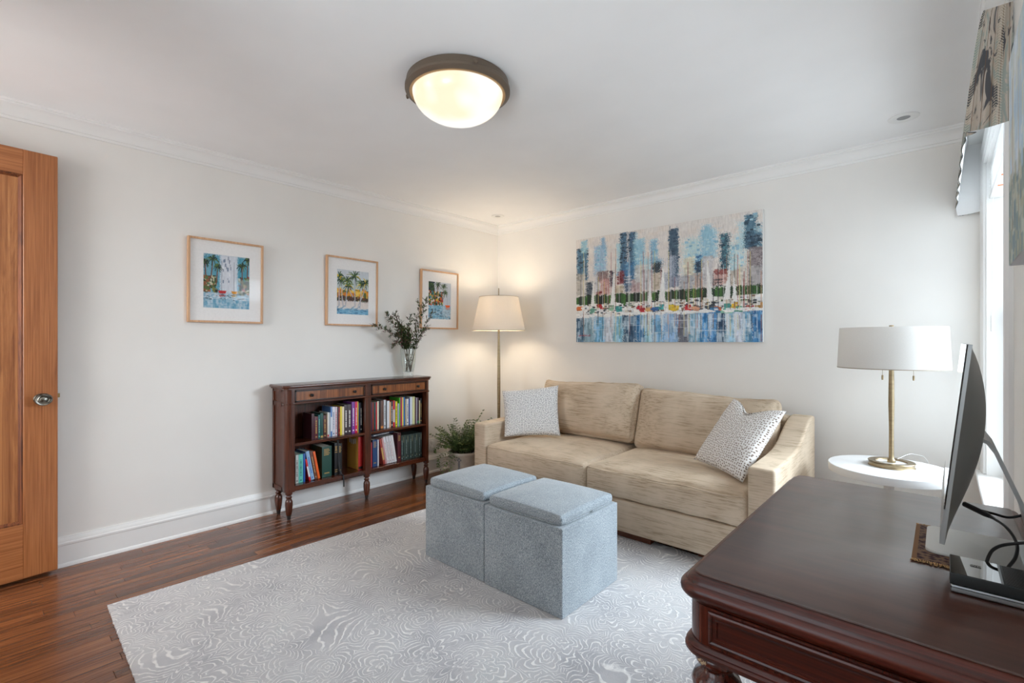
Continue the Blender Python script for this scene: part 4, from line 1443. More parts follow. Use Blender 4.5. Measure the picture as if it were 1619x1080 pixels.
for sx in (-1, 1):
    MB().lathe([(0.0, -0.05), (0.018, -0.04), (0.027, -0.01), (0.024, 0.015), (0.013, 0.04), (0.013, 0.06)], 16, c=(FL[0] + sx * 0.06, FL[1] + sx * 0.05, 1.525)).build('light_bulb', M_bulb, fl, 60)
    bulb('bulb_light', (FL[0] + sx * 0.06, FL[1] + sx * 0.05, 1.52), fl, 5.2, (1.0, 0.82, 0.60), 0.06)
# holders carrying the two bulbs
hd = MB()
for sx in (-1, 1):
    hd.tube([(FL[0], FL[1], 1.592), (FL[0] + sx * 0.06, FL[1] + sx * 0.05, 1.592), (FL[0] + sx * 0.06, FL[1] + sx * 0.05, 1.578)], 0.008, 8)
hd.build('bulb_holder', M_abrass, fl, 50)

# ---- side table
TC, TR_, TZ = (3.304, -0.529), 0.265, 0.552
tw = NT('white_lacquer')
_n = tw.n('TexNoise', Vector=tw.coords('Object', (3, 3, 3)), Scale=1.0, Detail=3.0).outputs['Fac']
M_white = tw.p(Base_Color=tw.ramp(_n, [(0.3, (0.66, 0.655, 0.645)), (0.7, (0.63, 0.625, 0.615))]), Roughness=0.35)
tbl = thing('side_table', 'round white side table between the sofa and the window', 'table', (*TC, 0.0))
MB().lathe([(0.0, TZ - 0.040), (TR_ - 0.002, TZ - 0.040), (TR_, TZ - 0.037), (TR_, TZ - 0.002), (TR_ - 0.002, TZ), (0.0, TZ)], 96, c=(*TC, 0), caps=False).build('table_top', M_white, tbl, 40)
MB().lathe([(0.022, 0.02), (0.022, TZ - 0.05), (0.06, TZ - 0.040)], 24, c=(*TC, 0)).build('pedestal', M_white, tbl, 40)
MB().lathe([(0.0, 0.0), (0.17, 0.0), (0.172, 0.006), (0.165, 0.016), (0.03, 0.024)], 48, c=(*TC, 0)).build('foot_plate', M_white, tbl, 40)

# ---- table lamp
TL = (3.312, -0.500)
tlp = thing('table_lamp', 'brass table lamp with wide white drum shade and two pull chains', 'lamp', (*TL, TZ))
MB().lathe([(0.066, TZ + 0.018), (0.068, TZ + 0.0245), (0.088, TZ + 0.0245), (0.098, TZ + 0.026), (0.100, TZ + 0.0235), (0.0965, TZ + 0.019), (0.0965, TZ + 0.006), (0.1, TZ + 0.001), (0.0985, TZ + 0.0005), (0.0, TZ + 0.0005)], 56, c=(*TL, 0), caps=False).build('base_ring', M_abrass, tlp, 40)
MB().lathe([(0.0, TZ + 0.0185), (0.0675, TZ + 0.0185), (0.0675, TZ + 0.016)], 48, c=(*TL, 0), caps=False).build('base_inset', plain('pale_enamel', lin((206, 204, 198)), 0.15), tlp, 40)
MB().lathe([(0.0175, TZ + 0.0185), (0.018, TZ + 0.026), (0.0165, TZ + 0.034), (0.0115, TZ + 0.040), (0.0110, TZ + 0.06), (0.0105, TZ + 0.20), (0.0132, TZ + 0.33), (0.0122, TZ + 0.42), (0.0100, TZ + 0.56), (0.0095, TZ + 0.64), (0.006, TZ + 0.70), (0.006, TZ + 0.728), (0.010, TZ + 0.729), (0.010, TZ + 0.736), (0.0, TZ + 0.737)], 24, c=(*TL, 0), caps=False).build('pole', M_abrass, tlp, 40)
M_shade_t = shade_mat('table_lamp_linen', (0.78, 0.755, 0.72), 0.25)
z0, z1 = 1.064, 1.276
sht = MB().lathe([(0.236, z0), (0.226, z1), (0.2245, z1), (0.2345, z0)], 80, c=(*TL, 0), caps=False)
sht.f += [((i * 4 + 3), ((i + 1) % 80) * 4 + 3, ((i + 1) % 80) * 4, i * 4) for i in range(80)]
so = sht.build('lamp_shade', M_shade_t, tlp, 60)
MB().lathe([(0.236, z0 - 0.001), (0.2368, z0 + 0.001), (0.236, z0 + 0.003), (0.233, z0 + 0.001)], 80, c=(*TL, 0), caps=False).build('shade_rim', M_rib, so, 60)
sp = MB()
for k in range(3):
    a = 2.1 * k
    sp.tube([(TL[0], TL[1], z1 - 0.012), (TL[0] + 0.225 * math.cos(a), TL[1] + 0.225 * math.sin(a), z1 - 0.006)], 0.002, 6)
sp.build('spider', M_abrass, tlp, 40)
cdir = Vector((RX, RY, 0))
for s, dz in ((-0.085, 0.0), (0.075, -0.004)):
    p = Vector((TL[0], TL[1], 0)) + cdir * s + Vector((FX, FY, 0)) * (-0.05)
    ch = MB().tube([(p.x, p.y, 1.10), (p.x, p.y, 1.030 + dz)], 0.0009, 5).build('pull_chain', M_abrass, tlp, 0)
    MB().lathe([(0.0, 1.006 + dz), (0.0042, 1.007 + dz), (0.0046, 1.020 + dz), (0.0042, 1.031 + dz), (0.0, 1.032 + dz)], 10, c=(p.x, p.y, 0), caps=False).build('pull_knob', M_abrass, ch, 40)
arms = MB()
for s in (-0.085, 0.075):
    p = Vector((TL[0], TL[1], 1.10)) + cdir * s + Vector((FX, FY, 0)) * (-0.05)
    arms.tube([(TL[0], TL[1], 1.14), tuple(p)], 0.006, 8)
arms.build('bulb_holder', M_abrass, tlp, 40)
tcd = NT('clear_cord')
M_cord = tcd.p(Base_Color=(0.5, 0.5, 0.49), Roughness=0.2)
cp = [(TL[0] + 0.02, TL[1] + 0.085, TZ + 0.024), (TL[0] + 0.05, TL[1] + 0.13, TZ + 0.040), (3.385, TL[1] + 0.170, TZ + 0.046), (3.435, TL[1] + 0.175, TZ + 0.040), (3.45, -0.318, TZ + 0.018), (3.455, -0.318, TZ + 0.0025)]
MB().tube(cp, 0.0010, 6).build('power_cord', M_cord, tlp, 40)

# ================================================================== DESK
DM = (lin((40, 13, 9)), lin((84, 33, 22)), lin((124, 54, 35)))
M_desk_x = wood('desk_mahogany_long', DM, 'X', 0.32, 1.2, coat=0.1, ring=3, contrast=0.35, bump=0.02, jitter=False)
td = NT('desk_top_polish')
co = td.coords('Object', (2.0, 26, 26))
g = td.n('TexNoise', Vector=co, Scale=1.0, Detail=5.0, Roughness=0.6).outputs['Fac']
sm = td.n('TexNoise', Vector=td.coords('Object', (5, 3, 3)), Scale=1.0, Detail=3.0, Distortion=1.2).outputs['Fac']
td.p(Base_Color=td.ramp(g, [(0.3, lin((58, 30, 22))), (0.7, lin((92, 54, 41)))]), Roughness=td.math('ADD', td.math('MULTIPLY', sm, 0.16), 0.24), Coat_Weight=0.35, Coat_Roughness=0.22, Specular_IOR_Level=0.6)
M_desk_top = td.m
M_desk_z = wood('desk_mahogany_upright', DM, 'Z', 0.22, 1.2, coat=0.5, ring=3, contrast=0.35, bump=0.02, jitter=False)
KX0, KX1, KY0, KY1 = 3.128, 3.676, -2.812, -1.852
desk = thing('desk', 'dark mahogany writing desk with moulded edge and turned legs under the window wall', 'desk', ((KX0 + KX1) / 2, (KY0 + KY1) / 2, 0.0))


def outline(i, r, x0=KX0, x1=KX1, y0=KY0, y1=KY1):
    """rounded rectangle drawn in by i, corners of radius r"""
    P = []
    for cx, cy, a0 in ((x1 - i - 0.01, y1 - i - r, 0), (x0 + i + r, y1 - i - r, 90), (x0 + i + r, y0 + i + r, 180), (x1 - i - 0.01, y0 + i + r, 270)):
        rr = r if a0 in (90, 180) else 0.01
        if a0 == 0:
            cx, cy = x1 - i - rr, y1 - i - rr
        if a0 == 270:
            cx, cy = x1 - i - rr, y0 + i + rr
        for k in range(9):
            a = rad(a0 + 90 * k / 8)
            P.append((cx + rr * math.cos(a), cy + rr * math.sin(a)))
    return P


def slab(prof, rfun=lambda i: max(0.012, 0.048 - i)):
    """prof: list of (inset, z) from bottom to top"""
    V, F = [], []
    n_ = None
    for (i, z) in prof:
        o = outline(i, rfun(i))
        n_ = len(o)
        V += [(p[0], p[1], z) for p in o]
    for k in range(len(prof) - 1):
        for a in range(n_):
            b = (a + 1) % n_
            F.append((k * n_ + a, k * n_ + b, (k + 1) * n_ + b, (k + 1) * n_ + a))
    F.append(tuple(reversed(range(n_))))
    F.append(tuple((len(prof) - 1) * n_ + a for a in range(n_)))
    return MB().add(V, F)


DZT = 0.760
edge = [(0.022, 0.706), (0.018, 0.708), (0.014, 0.714), (0.006, 0.718), (0.001, 0.724), (0.0, 0.730), (0.001, 0.736), (0.006, 0.742), (0.012, 0.7435), (0.013, 0.747), (0.015, 0.7505), (0.019, 0.754), (0.025, 0.7565)]
slab(edge + [(0.027, 0.7565)]).build('top_moulding', M_desk_x, desk, 40)
slab([(0.0275, 0.7560), (0.0275, 0.7585), (0.0290, DZT)]).build('desk_top', M_desk_top, desk, 40)
# carcass below the top
AZ0, AZ1 = 0.632, 0.706
slab([(0.018, AZ0), (0.018, AZ1)], lambda i: 0.040).build('apron', M_desk_z, desk, 40)
# base moulding under the apron
slab([(0.024, 0.607), (0.012, 0.609), (0.008, 0.614), (0.008, 0.619), (0.012, 0.622), (0.010, 0.626), (0.014, 0.631), (0.020, 0.634)], lambda i: max(0.02, 0.05 - i)).build('base_moulding', M_desk_x, desk, 40)
# framed panels on the end and on the long side facing the room
def fpanel(axis, a, b, c0, z0, z1, sg):
    pr_ = [(0.0, 0.0005), (0.001, 0.005), (0.004, 0.0065), (0.007, 0.005), (0.008, 0.0025), (0.012, 0.0025), (0.0135, 0.0045), (0.016, 0.0045), (0.0175, 0.001)]
    V, F = [], []
    for d, h in pr_:
        for (q, z) in ((a + d, z0 + d), (b - d, z0 + d), (b - d, z1 - d), (a + d, z1 - d)):
            V.append((q, c0 + sg * h, z) if axis == 'X' else (c0 + sg * h, q, z))
    for i in range(len(pr_) - 1):
        for k in range(4):
            F.append((4 * i + k, 4 * i + (k + 1) % 4, 4 * i + 4 + (k + 1) % 4, 4 * i + 4 + k))
    k = 4 * (len(pr_) - 1)
    F.append((k, k + 1, k + 2, k + 3))
    return MB().add(V, F).build('end_panel' if axis == 'X' else 'drawer_front', M_desk_x, desk, 30)


fpanel('X', KX0 + 0.062, KX1 - 0.02, KY0 + 0.018, 0.640, 0.702, -1)
d1 = fpanel('Y', KY0 + 0.065, (KY0 + KY1) / 2 - 0.005, KX0 + 0.018, 0.640, 0.702, -1)
d2 = fpanel('Y', (KY0 + KY1) / 2 + 0.005, KY1 - 0.065, KX0 + 0.018, 0.640, 0.702, -1)
for d, yc in ((d1, KY0 + 0.27), (d2, KY1 - 0.27)):
    MB().lathe([(0.009, 0.0), (0.005, 0.004), (0.005, 0.010), (0.012, 0.016), (0.010, 0.024), (0.0, 0.026)], 16, axis='X', caps=False).xf(Matrix.Translation((KX0 + 0.017, yc, 0.671)) @ Matrix.Diagonal((-1, 1, 1, 1))).build('knob', M_brass, d, 50)
lp = [(0.015, 0.0), (0.024, 0.006), (0.026, 0.022), (0.020, 0.040), (0.016, 0.05), (0.020, 0.06), (0.022, 0.066), (0.017, 0.075), (0.018, 0.10), (0.026, 0.24), (0.034, 0.38), (0.036, 0.43), (0.028, 0.462), (0.021, 0.475), (0.020, 0.484), (0.030, 0.492), (0.035, 0.500), (0.030, 0.508), (0.026, 0.512), (0.034, 0.521), (0.0435, 0.535), (0.046, 0.548), (0.041, 0.560), (0.030, 0.568), (0.027, 0.574), (0.032, 0.580), (0.039, 0.588), (0.040, 0.596), (0.036, 0.603), (0.030, 0.608)]
for lx, ly in ((KX0 + 0.062, KY0 + 0.062), (KX0 + 0.062, KY1 - 0.062), (KX1 - 0.062, KY0 + 0.062), (KX1 - 0.062, KY1 - 0.062)):
    lg = MB().lathe(lp, 32, c=(lx, ly, 0)).build('leg', M_desk_z, desk, 50)
# a chip in the ring of the leg nearest the camera
ch = MB()
cc = Vector((KX0 + 0.062, KY0 + 0.062, 0.594))
for k in range(5):
    a = math.atan2(CAM[1] - cc.y, CAM[0] - cc.x) - 0.9 + 0.09 * k
    blob(ch, (cc.x + 0.0385 * math.cos(a), cc.y + 0.0385 * math.sin(a), cc.z + 0.002 * math.sin(k * 2.2)), 0.0042)
tag(ch.build('chipped_patch', plain('bare_wood', lin((206, 180, 146)), 0.8), desk, 0), 'small pale chip in the finish')

# ================================================================== COMPUTER ON THE DESK
M_alu = plain('brushed_aluminium', lin((176, 180, 182)), 0.38, 0.9)
M_alu_b = plain('aluminium_back', lin((150, 150, 146)), 0.42, 0.75)
M_screen = plain('glossy_screen', (0.008, 0.008, 0.010), 0.03, 0.0, Coat_Weight=1.0, Coat_Roughness=0.0)
IY = -2.297
imx = thing('computer', 'slim aluminium all-in-one computer seen edge-on with glossy screen, on the desk', 'computer', (3.55, IY, DZT))
Z0i, Z1i, HW = 0.842, 1.196, 0.264
tilt = math.atan2(0.036, 0.354)
Mi = Matrix.Translation((3.5135, IY, Z0i)) @ Matrix.Rotation(rad(-0.4), 4, 'Z') @ Matrix.Rotation(tilt, 4, 'Y')
HH = 0.356
# display shell: thin rim, bulging back
V, F = [], []
ny, nz = 24, 18
for j in range(nz + 1):
    for i in range(ny + 1):
        a, b = -1 + 2 * i / ny, -1 + 2 * j / nz
        k = max(0, 1 - a * a) ** 0.8 * max(0, 1 - b * b) ** 0.85
        V.append((0.0055 + 0.042 * k, a * HW, HH * (b + 1) / 2))
n0 = len(V)
for j in range(nz + 1):
    for i in range(ny + 1):
        a, b = -1 + 2 * i / ny, -1 + 2 * j / nz
        V.append((0.0, a * HW, HH * (b + 1) / 2))
st_ = ny + 1
for j in range(nz):
    for i in range(ny):
        q = j * st_ + i
        F.append((q, q + 1, q + st_ + 1, q + st_))
        F.append((n0 + q, n0 + q + st_, n0 + q + st_ + 1, n0 + q + 1))
rim = [i for i in range(ny + 1)] + [j * st_ + ny for j in range(1, nz + 1)] + [nz * st_ + i for i in range(ny - 1, -1, -1)] + [j * st_ for j in range(nz - 1, 0, -1)]
for k in range(len(rim)):
    a, b = rim[k], rim[(k + 1) % len(rim)]
    F.append((a, n0 + a, n0 + b, b))
MB().add(V, F).xf(Mi).build('display_shell', M_alu_b, imx, 40)
fm = MB().box(-0.0016, 0.0, -HW, HW, 0.0, 0.062).xf(Mi)
fm.build('chin', M_alu, imx, 0)
MB().box(-0.0022, -0.0002, -HW + 0.0005, HW - 0.0005, 0.0625, HH - 0.0005).xf(Mi).build('screen', M_screen, imx, 0)
for y in (-HW, HW):
    MB().box(0.0002, 0.0054, y - 0.0006, y + 0.0006, 0.0005, HH - 0.0005).xf(Mi).build('side_edge', M_alu, imx, 0)
# stand: bent plate, neck down to the foot
sn = [(3.562, 1.010), (3.580, 1.004), (3.592, 0.985), (3.636, 0.865), (3.650, 0.800), (3.651, 0.782), (3.645, 0.7715), (3.630, 0.7705)]
V, F = [], []
for i, (x, z) in enumerate(sn):
    a = Vector(sn[min(i + 1, len(sn) - 1)]) - Vector(sn[max(i - 1, 0)])
    n_ = Vector((-a.y, a.x)).normalized() * 0.0035
    for (dx, dz) in ((n_.x, n_.y), (-n_.x, -n_.y)):
        V += [(x + dx, IY - 0.090, z + dz), (x + dx, IY + 0.090, z + dz)]
for i in range(len(sn) - 1):
    k = 4 * i
    F += [(k, k + 1, k + 5, k + 4), (k + 2, k + 6, k + 7, k + 3), (k, k + 4, k + 6, k + 2), (k + 1, k + 3, k + 7, k + 5)]
F += [(0, 2, 3, 1), (4 * len(sn) - 4, 4 * len(sn) - 3, 4 * len(sn) - 1, 4 * len(sn) - 2)]
MB().add(V, F).build('stand_neck', M_alu, imx, 40)
MATZ = DZT + 0.0035
ft = []
for cx, cy, a0 in ((3.640, IY + 0.080, 0), (3.507, IY + 0.070, 90), (3.507, IY - 0.070, 180), (3.640, IY - 0.080, 270)):
    r_ = 0.010 if a0 in (0, 270) else 0.020
    for k in range(7):
        a = rad(a0 + 15 * k)
        ft.append((cx + r_ * math.cos(a), cy + r_ * math.sin(a)))
MB().prism(ft, 'Z', MATZ + 0.0005, MATZ + 0.0075).bevel(0.0015, 2, 40).build('foot', plain('pale_aluminium', lin((205, 203, 198)), 0.5, 0.3), imx, 40)

# small woven mat under the foot
tm2 = NT('woven_kilim')
uvc = tm2.coords('Object', (1, 1, 1))
sx_ = tm2.n('SeparateXYZ', Vector=uvc)
chk = tm2.n('TexVoronoi', {'distance': 'MANHATTAN'}, Vector=uvc, Scale=85.0)
cc_ = tm2.ramp(chk.outputs['Distance'], [(0.2, lin((30, 24, 32))), (0.4, lin((84, 42, 40))), (0.55, lin((38, 36, 48))), (0.75, lin((120, 92, 72)))])
edge_ = tm2.n('MapRange', Value=tm2.math('ABSOLUTE', sx_.outputs[0]), i1=0.0845, i2=0.0855, i3=0.0, i4=1.0).outputs[0]
M_kilim = tm2.p(Base_Color=tm2.mix(edge_, cc_, lin((134, 98, 68))), Roughness=0.95)
mat_o = thing('desk_mat', 'small fringed woven rug mat under the computer foot', 'mat', (3.560, -2.316, DZT))
MB().rbox(3.467, 3.653, -2.436, -2.194, DZT + 0.0004, MATZ, 0.0014, 2).build('weave', M_kilim, mat_o, 40)
fg = MB()
fq = random.Random(2)
for y, sg in ((-2.436, -1), (-2.194, 1)):
    for k in range(62):
        x = 3.468 + 0.003 * k
        fg.tube([(x, y, DZT + 0.0025), (x + fq.uniform(-0.002, 0.002), y + sg * fq.uniform(0.004, 0.007), DZT + 0.0022), (x + fq.uniform(-0.003, 0.003), y + sg * fq.uniform(0.008, 0.012), DZT + 0.0018)], 0.0013, 4)
fg.build('fringe', plain('fringe_cotton', lin((176, 140, 96)), 0.9), mat_o, 40)['kind'] = 'stuff'

# external drives: a black box on a silver one
HDX0, HDX1, HDY0, HDY1 = 3.524, 3.668, -2.560, -2.462
hd1 = thing('external_drive', 'flat silver external drive lying on the desk under the black one', 'drive', ((HDX0 + HDX1) / 2, (HDY0 + HDY1) / 2, DZT))
MB().rbox(HDX0 + 0.001, HDX1, HDY0 + 0.001, HDY1, DZT + 0.001, DZT + 0.0145, 0.003, 3).build('case', M_alu, hd1, 40)
MB().rbox(HDX0 + 0.0005, HDX1 + 0.0005, HDY0 + 0.0005, HDY1 + 0.0005, DZT + 0.0095, DZT + 0.0105, 0.0003, 1).build('seam', M_ebony, hd1, 0)
hd2 = thing('external_drive', 'black external drive with glossy and ribbed top, stacked on the silver drive', 'drive', ((HDX0 + HDX1) / 2, (HDY0 + HDY1) / 2, DZT + 0.015))
ZB = DZT + 0.0150
MB().rbox(HDX0, HDX1 + 0.001, HDY0, HDY1, ZB, ZB + 0.020, 0.0015, 2).build('case', plain('matt_black_plastic', (0.012, 0.014, 0.014), 0.42), hd2, 40)
XS = HDX0 + 0.066
MB().box(HDX0 + 0.0012, XS - 0.002, HDY0 + 0.0012, HDY1 - 0.0012, ZB + 0.0195, ZB + 0.0206).build('gloss_panel', plain('gloss_black', (0.02, 0.018, 0.014), 0.02, 0.0, Coat_Weight=1.0, Specular_IOR_Level=0.9), hd2, 0)
MB().box(XS - 0.002, XS + 0.001, HDY0 + 0.0012, HDY1 - 0.0012, ZB + 0.0195, ZB + 0.0209).build('divider_strip', M_alu, hd2, 0)
for k in range(24):
    y = HDY0 + 0.003 + k * (HDY1 - HDY0 - 0.006) / 24
    MB().box(XS + 0.004, HDX1, y, y + 0.0019, ZB + 0.0195, ZB + 0.0208).build('rib', M_ebony, hd2, 0)
lx, ly = HDX0 + 0.028, HDY0 + 0.052
MB().box(lx, lx + 0.014, ly, ly + 0.012, ZB + 0.0206, ZB + 0.0209).build('logo_plate', plain('logo_dark', (0.03, 0.03, 0.03), 0.5), hd2, 0)
cu = bpy.data.curves.new('logo', 'FONT')
cu.body = 'WD'
cu.size = 0.0085
cu.align_x = 'CENTER'
cu.align_y = 'CENTER'
cu.extrude = 0.0001
to = bpy.data.objects.new('tmp_logo', cu)
C.objects.link(to)
bpy.context.view_layer.update()
lme = bpy.data.meshes.new_from_object(to.evaluated_get(bpy.context.evaluated_depsgraph_get()))
bpy.data.objects.remove(to)
lme.materials.clear()
lme.materials.append(plain('logo_light', (0.55, 0.53, 0.48), 0.5))
lo_ = bpy.data.objects.new('logo_letters', lme)
C.objects.link(lo_)
lo_.parent = hd2
rt = ROOT[hd2.name]
lo_.location = (lx + 0.007 - rt[0], ly + 0.006 - rt[1], ZB + 0.0211 - rt[2])

# black cables looping behind the computer
M_cable = plain('black_cable', (0.01, 0.01, 0.011), 0.4)
def spline(P, n=8):
    P = [Vector(p) for p in P]
    out = []
    for i in range(len(P) - 1):
        a, b, c, d = P[max(i - 1, 0)], P[i], P[i + 1], P[min(i + 2, len(P) - 1)]
        for k in range(n):
            s = k / n
            out.append(0.5 * ((2 * b) + (c - a) * s + (2 * a - 5 * b + 4 * c - d) * s * s + (3 * b - a - 3 * c + d) * s ** 3))
    out.append(P[-1])
    return out


cables = [
    ('black cable looping from the back of the computer to the black drive', [on_y(1525, 797, -2.21), on_y(1562, 815, -2.25), on_y(1590, 833, -2.31), on_y(1607, 858, -2.37), on_y(1606, 880, -2.42), on_y(1595, 896, -2.452), (3.600, -2.4625, 0.786)], True),
    ('black cable running from the computer towards the window wall', [on_y(1532, 802, -2.195), on_y(1570, 812, -2.190), on_y(1600, 818, -2.185), (3.672, -2.180, 0.842)], False),
    ('black cable arching upward out of the black drive', [(3.5735, -2.4625, 0.786), on_y(1563, 880, -2.452), on_y(1572, 868, -2.435), on_y(1592, 861, -2.418), (3.645, -2.408, 0.834), (3.676, -2.400, 0.838)], False),
    ('black cable lying low beside the drives', [(3.640, -2.4625, 0.784), (3.642, -2.446, 0.790), (3.658, -2.425, 0.800), (3.675, -2.405, 0.806)], False),
]
for lab, P, plug in cables:
    th = thing('usb_cable', lab, 'cable', P[0])
    MB().tube(spline(P), 0.0028, 8).build('cord', M_cable, th, 50)
    if plug:
        MB().tube([P[0], Vector(P[0]).lerp(Vector(P[1]), 0.9), Vector(P[0]).lerp(Vector(P[1]), 1.25)], [0.006, 0.006, 0.003], 8).build('plug', M_cable, th, 40)

# ================================================================== CEILING LIGHTS
CL = (1.825, -2.195)
cl = thing('ceiling_light', 'round flush ceiling light with bronze ring and glowing frosted bowl', 'ceiling light', (*CL, ZC))
M_bronze = plain('dark_bronze', lin((118, 104, 90)), 0.45, 0.5)
MB().lathe([(0.232, ZC - 0.0005), (0.236, ZC - 0.004), (0.239, ZC - 0.030), (0.243, ZC - 0.034), (0.243, ZC - 0.046), (0.238, ZC - 0.050), (0.226, ZC - 0.056), (0.220, ZC - 0.058), (0.217, ZC - 0.054), (0.217, ZC - 0.0005)], 96, c=(*CL, 0), caps=False).build('metal_ring', M_bronze, cl, 35)
tg = NT('frosted_glow')
_n = tg.n('TexNoise', Vector=tg.coords('Object', (5, 5, 5)), Scale=1.0, Detail=1.0).outputs['Fac']
e1 = tg.n('Emission', Color=tg.ramp(_n, [(0.38, (1.0, 0.86, 0.62)), (0.58, (1.0, 0.97, 0.90))]), Strength=0.86)
d1_ = tg.n('BsdfGlossy', Roughness=0.25)
ms = tg.n('MixShader', i0=0.06, i1=e1.outputs[0], i2=d1_.outputs[0])
tg.t.links.new(ms.outputs[0], tg.out.inputs[0])
R0, DP = 0.2085, 0.128
MB().lathe([(0.2225, ZC - 0.0572), (0.219, ZC - 0.0600), (0.211, ZC - 0.0585), (0.2085, ZC - 0.0530), (0.214, ZC - 0.0520)], 96, c=(*CL, 0), caps=False).build('inner_lip', plain('warm_bronze_lip', lin((186, 150, 108)), 0.4, 0.4), cl, 35)
bw = [(R0 * math.cos(rad(a)) ** 0.92, ZC - 0.050 - DP * math.sin(rad(a)) ** 1.0) for a in range(0, 90, 6)] + [(0.0, ZC - 0.050 - DP)]
bowl = MB().lathe(bw, 72, c=(*CL, 0), caps=False).build('glass_bowl', tg.m, cl, 60)
for a in (rad(118 + 90), rad(-25), rad(96)):
    p = (CL[0] + 0.243 * math.cos(a), CL[1] + 0.243 * math.sin(a), ZC - 0.032)
    m = MB().lathe([(0.004, 0.0), (0.004, 0.010), (0.0095, 0.011), (0.0105, 0.014), (0.0095, 0.017), (0, 0.018)], 14, axis='X', caps=False)
    m.xf(Matrix.Translation(p) @ Matrix.Rotation(a, 4, 'Z'))
    m.build('thumb_screw', M_bronze, cl, 40)

M_wtrim = plain('white_plastic', (0.80, 0.80, 0.79), 0.4)
M_lens = plain('grey_lens', (0.28, 0.28, 0.29), 0.35)
for (x, y, r, lab) in ((3.355, -0.365, 0.068, 'small white recessed ceiling spot above the table lamp'), (0.325, -0.345, 0.062, 'small white recessed ceiling spot above the floor lamp')):
    rl = thing('recessed_light', lab, 'ceiling light', (x, y, ZC), 'recessed ceiling spots')
    MB().lathe([(r * 0.42, ZC - 0.002), (r * 0.46, ZC - 0.004), (r * 0.9, ZC - 0.006), (r, ZC - 0.003), (r, ZC - 0.0002), (r * 0.42, ZC - 0.0002)], 40, c=(x, y, 0), caps=False).build('trim_ring', M_wtrim, rl, 40)
    MB().lathe([(0.0, ZC - 0.0025), (r * 0.43, ZC - 0.0025), (r * 0.43, ZC - 0.0005)], 32, c=(x, y, 0), caps=False).build('lens', M_lens, rl, 40)

# ================================================================== PAINTED PICTURES
class Art:
    def __init__(s, w, h, bg, seed=1):
        s.w, s.h = w, h
        s.a = np.zeros((h, w, 3)) + np.array(bg, float)
        s.r = np.random.RandomState(seed)
        s.X, s.Y = np.meshgrid((np.arange(w) + 0.5) / w, (np.arange(h) + 0.5) / h)

    def blend(s, m, col, al=1.0):
        m = (np.asarray(m, float) * al)[..., None]
        s.a = s.a * (1 - m) + np.array(col, float) * m

    def poly(s, pts, col, al=1.0, rough=0.0):
        P = np.array(pts, float)
        x, y = s.X, s.Y
        if rough:
            x = x + s.r.normal(0, rough, x.shape)
            y = y + s.r.normal(0, rough, x.shape)
        ins = np.zeros_like(x, bool)
        j = len(P) - 1
        for i in range(len(P)):
            xi, yi, xj, yj = P[i, 0], P[i, 1], P[j, 0], P[j, 1]
            c = (yi > y) != (yj > y)
            ins ^= c & (x < (xj - xi) * (y - yi) / ((yj - yi) if abs(yj - yi) > 1e-9 else 1e-9) + xi)
            j = i
        s.blend(ins, col, al)

    def rect(s, x0, x1, y0, y1, col, al=1.0, rough=0.0):
        x, y = s.X, s.Y
        if rough:
            x = x + s.r.normal(0, rough, x.shape)
            y = y + s.r.normal(0, rough, x.shape)
        s.blend((x > x0) & (x < x1) & (y > y0) & (y < y1), col, al)

    def line(s, p, q, w, col, al=1.0):
        px, py = s.X - p[0], (s.Y - p[1])
        asp = s.h / s.w
        dx, dy = q[0] - p[0], (q[1] - p[1])
        px, py, dx, dy = px, py * asp, dx, dy * asp
        L2 = dx * dx + dy * dy + 1e-12
        t_ = np.clip((px * dx + py * dy) / L2, 0, 1)
        d = np.hypot(px - t_ * dx, py - t_ * dy)
        s.blend(np.clip((w - d) * s.w + 0.5, 0, 1), col, al)

    def dabs(s, x0, x1, y0, y1, n, cols, sz, al=0.9, tall=1.0):
        for _ in range(n):
            cx, cy = s.r.uniform(x0, x1), s.r.uniform(y0, y1)
            q = sz * s.r.uniform(0.5, 1.4)
            c = cols[s.r.randint(len(cols))]
            s.rect_fast(cx - q, cx + q, cy - q * tall, cy + q * tall, c, al)

    def rect_fast(s, x0, x1, y0, y1, c, al):
        i0, i1 = max(0, int(x0 * s.w)), min(s.w, int(x1 * s.w) + 1)
        j0, j1 = max(0, int(y0 * s.h)), min(s.h, int(y1 * s.h) + 1)
        if i1 > i0 and j1 > j0:
            s.a[j0:j1, i0:i1] = s.a[j0:j1, i0:i1] * (1 - al) + np.array(c, float) * al

    def streak(s, amp, vert=True):
        n_ = s.r.normal(0, amp, (s.h, s.w))
        k = 9
        ax_ = 0 if vert else 1
        n_ = sum(np.roll(n_, q, ax_) for q in range(k)) / math.sqrt(k)
        s.a = np.clip(s.a + n_[..., None], 0, 255)

    def palm(s, base, top, frond, cols, trunk, w=0.011, n=11):
        mid = ((base[0] + top[0]) / 2 + (top[0] - base[0]) * 0.18, (base[1] + top[1]) / 2)
        s.line(base, mid, w, trunk)
        s.line(mid, top, w * 0.85, trunk)
        for k in range(n):
            a = 2 * math.pi * k / n + s.r.uniform(-0.2, 0.2)
            L = frond * s.r.uniform(0.75, 1.15)
            e1_ = (top[0] + L * 0.6 * math.cos(a), top[1] + L * 0.45 * math.sin(a) - 0.01)
            e2_ = (top[0] + L * math.cos(a), top[1] + L * 0.75 * math.sin(a) + 0.028)
            c = cols[s.r.randint(len(cols))]
            s.line(top, e1_, 0.013, c)
            s.line(e1_, e2_, 0.008, c)


def srgb_lin(a):
    a = np.clip(a / 255.0, 0, 1)
    return np.where(a <= 0.04045, a / 12.92, ((a + 0.055) / 1.055) ** 2.4)


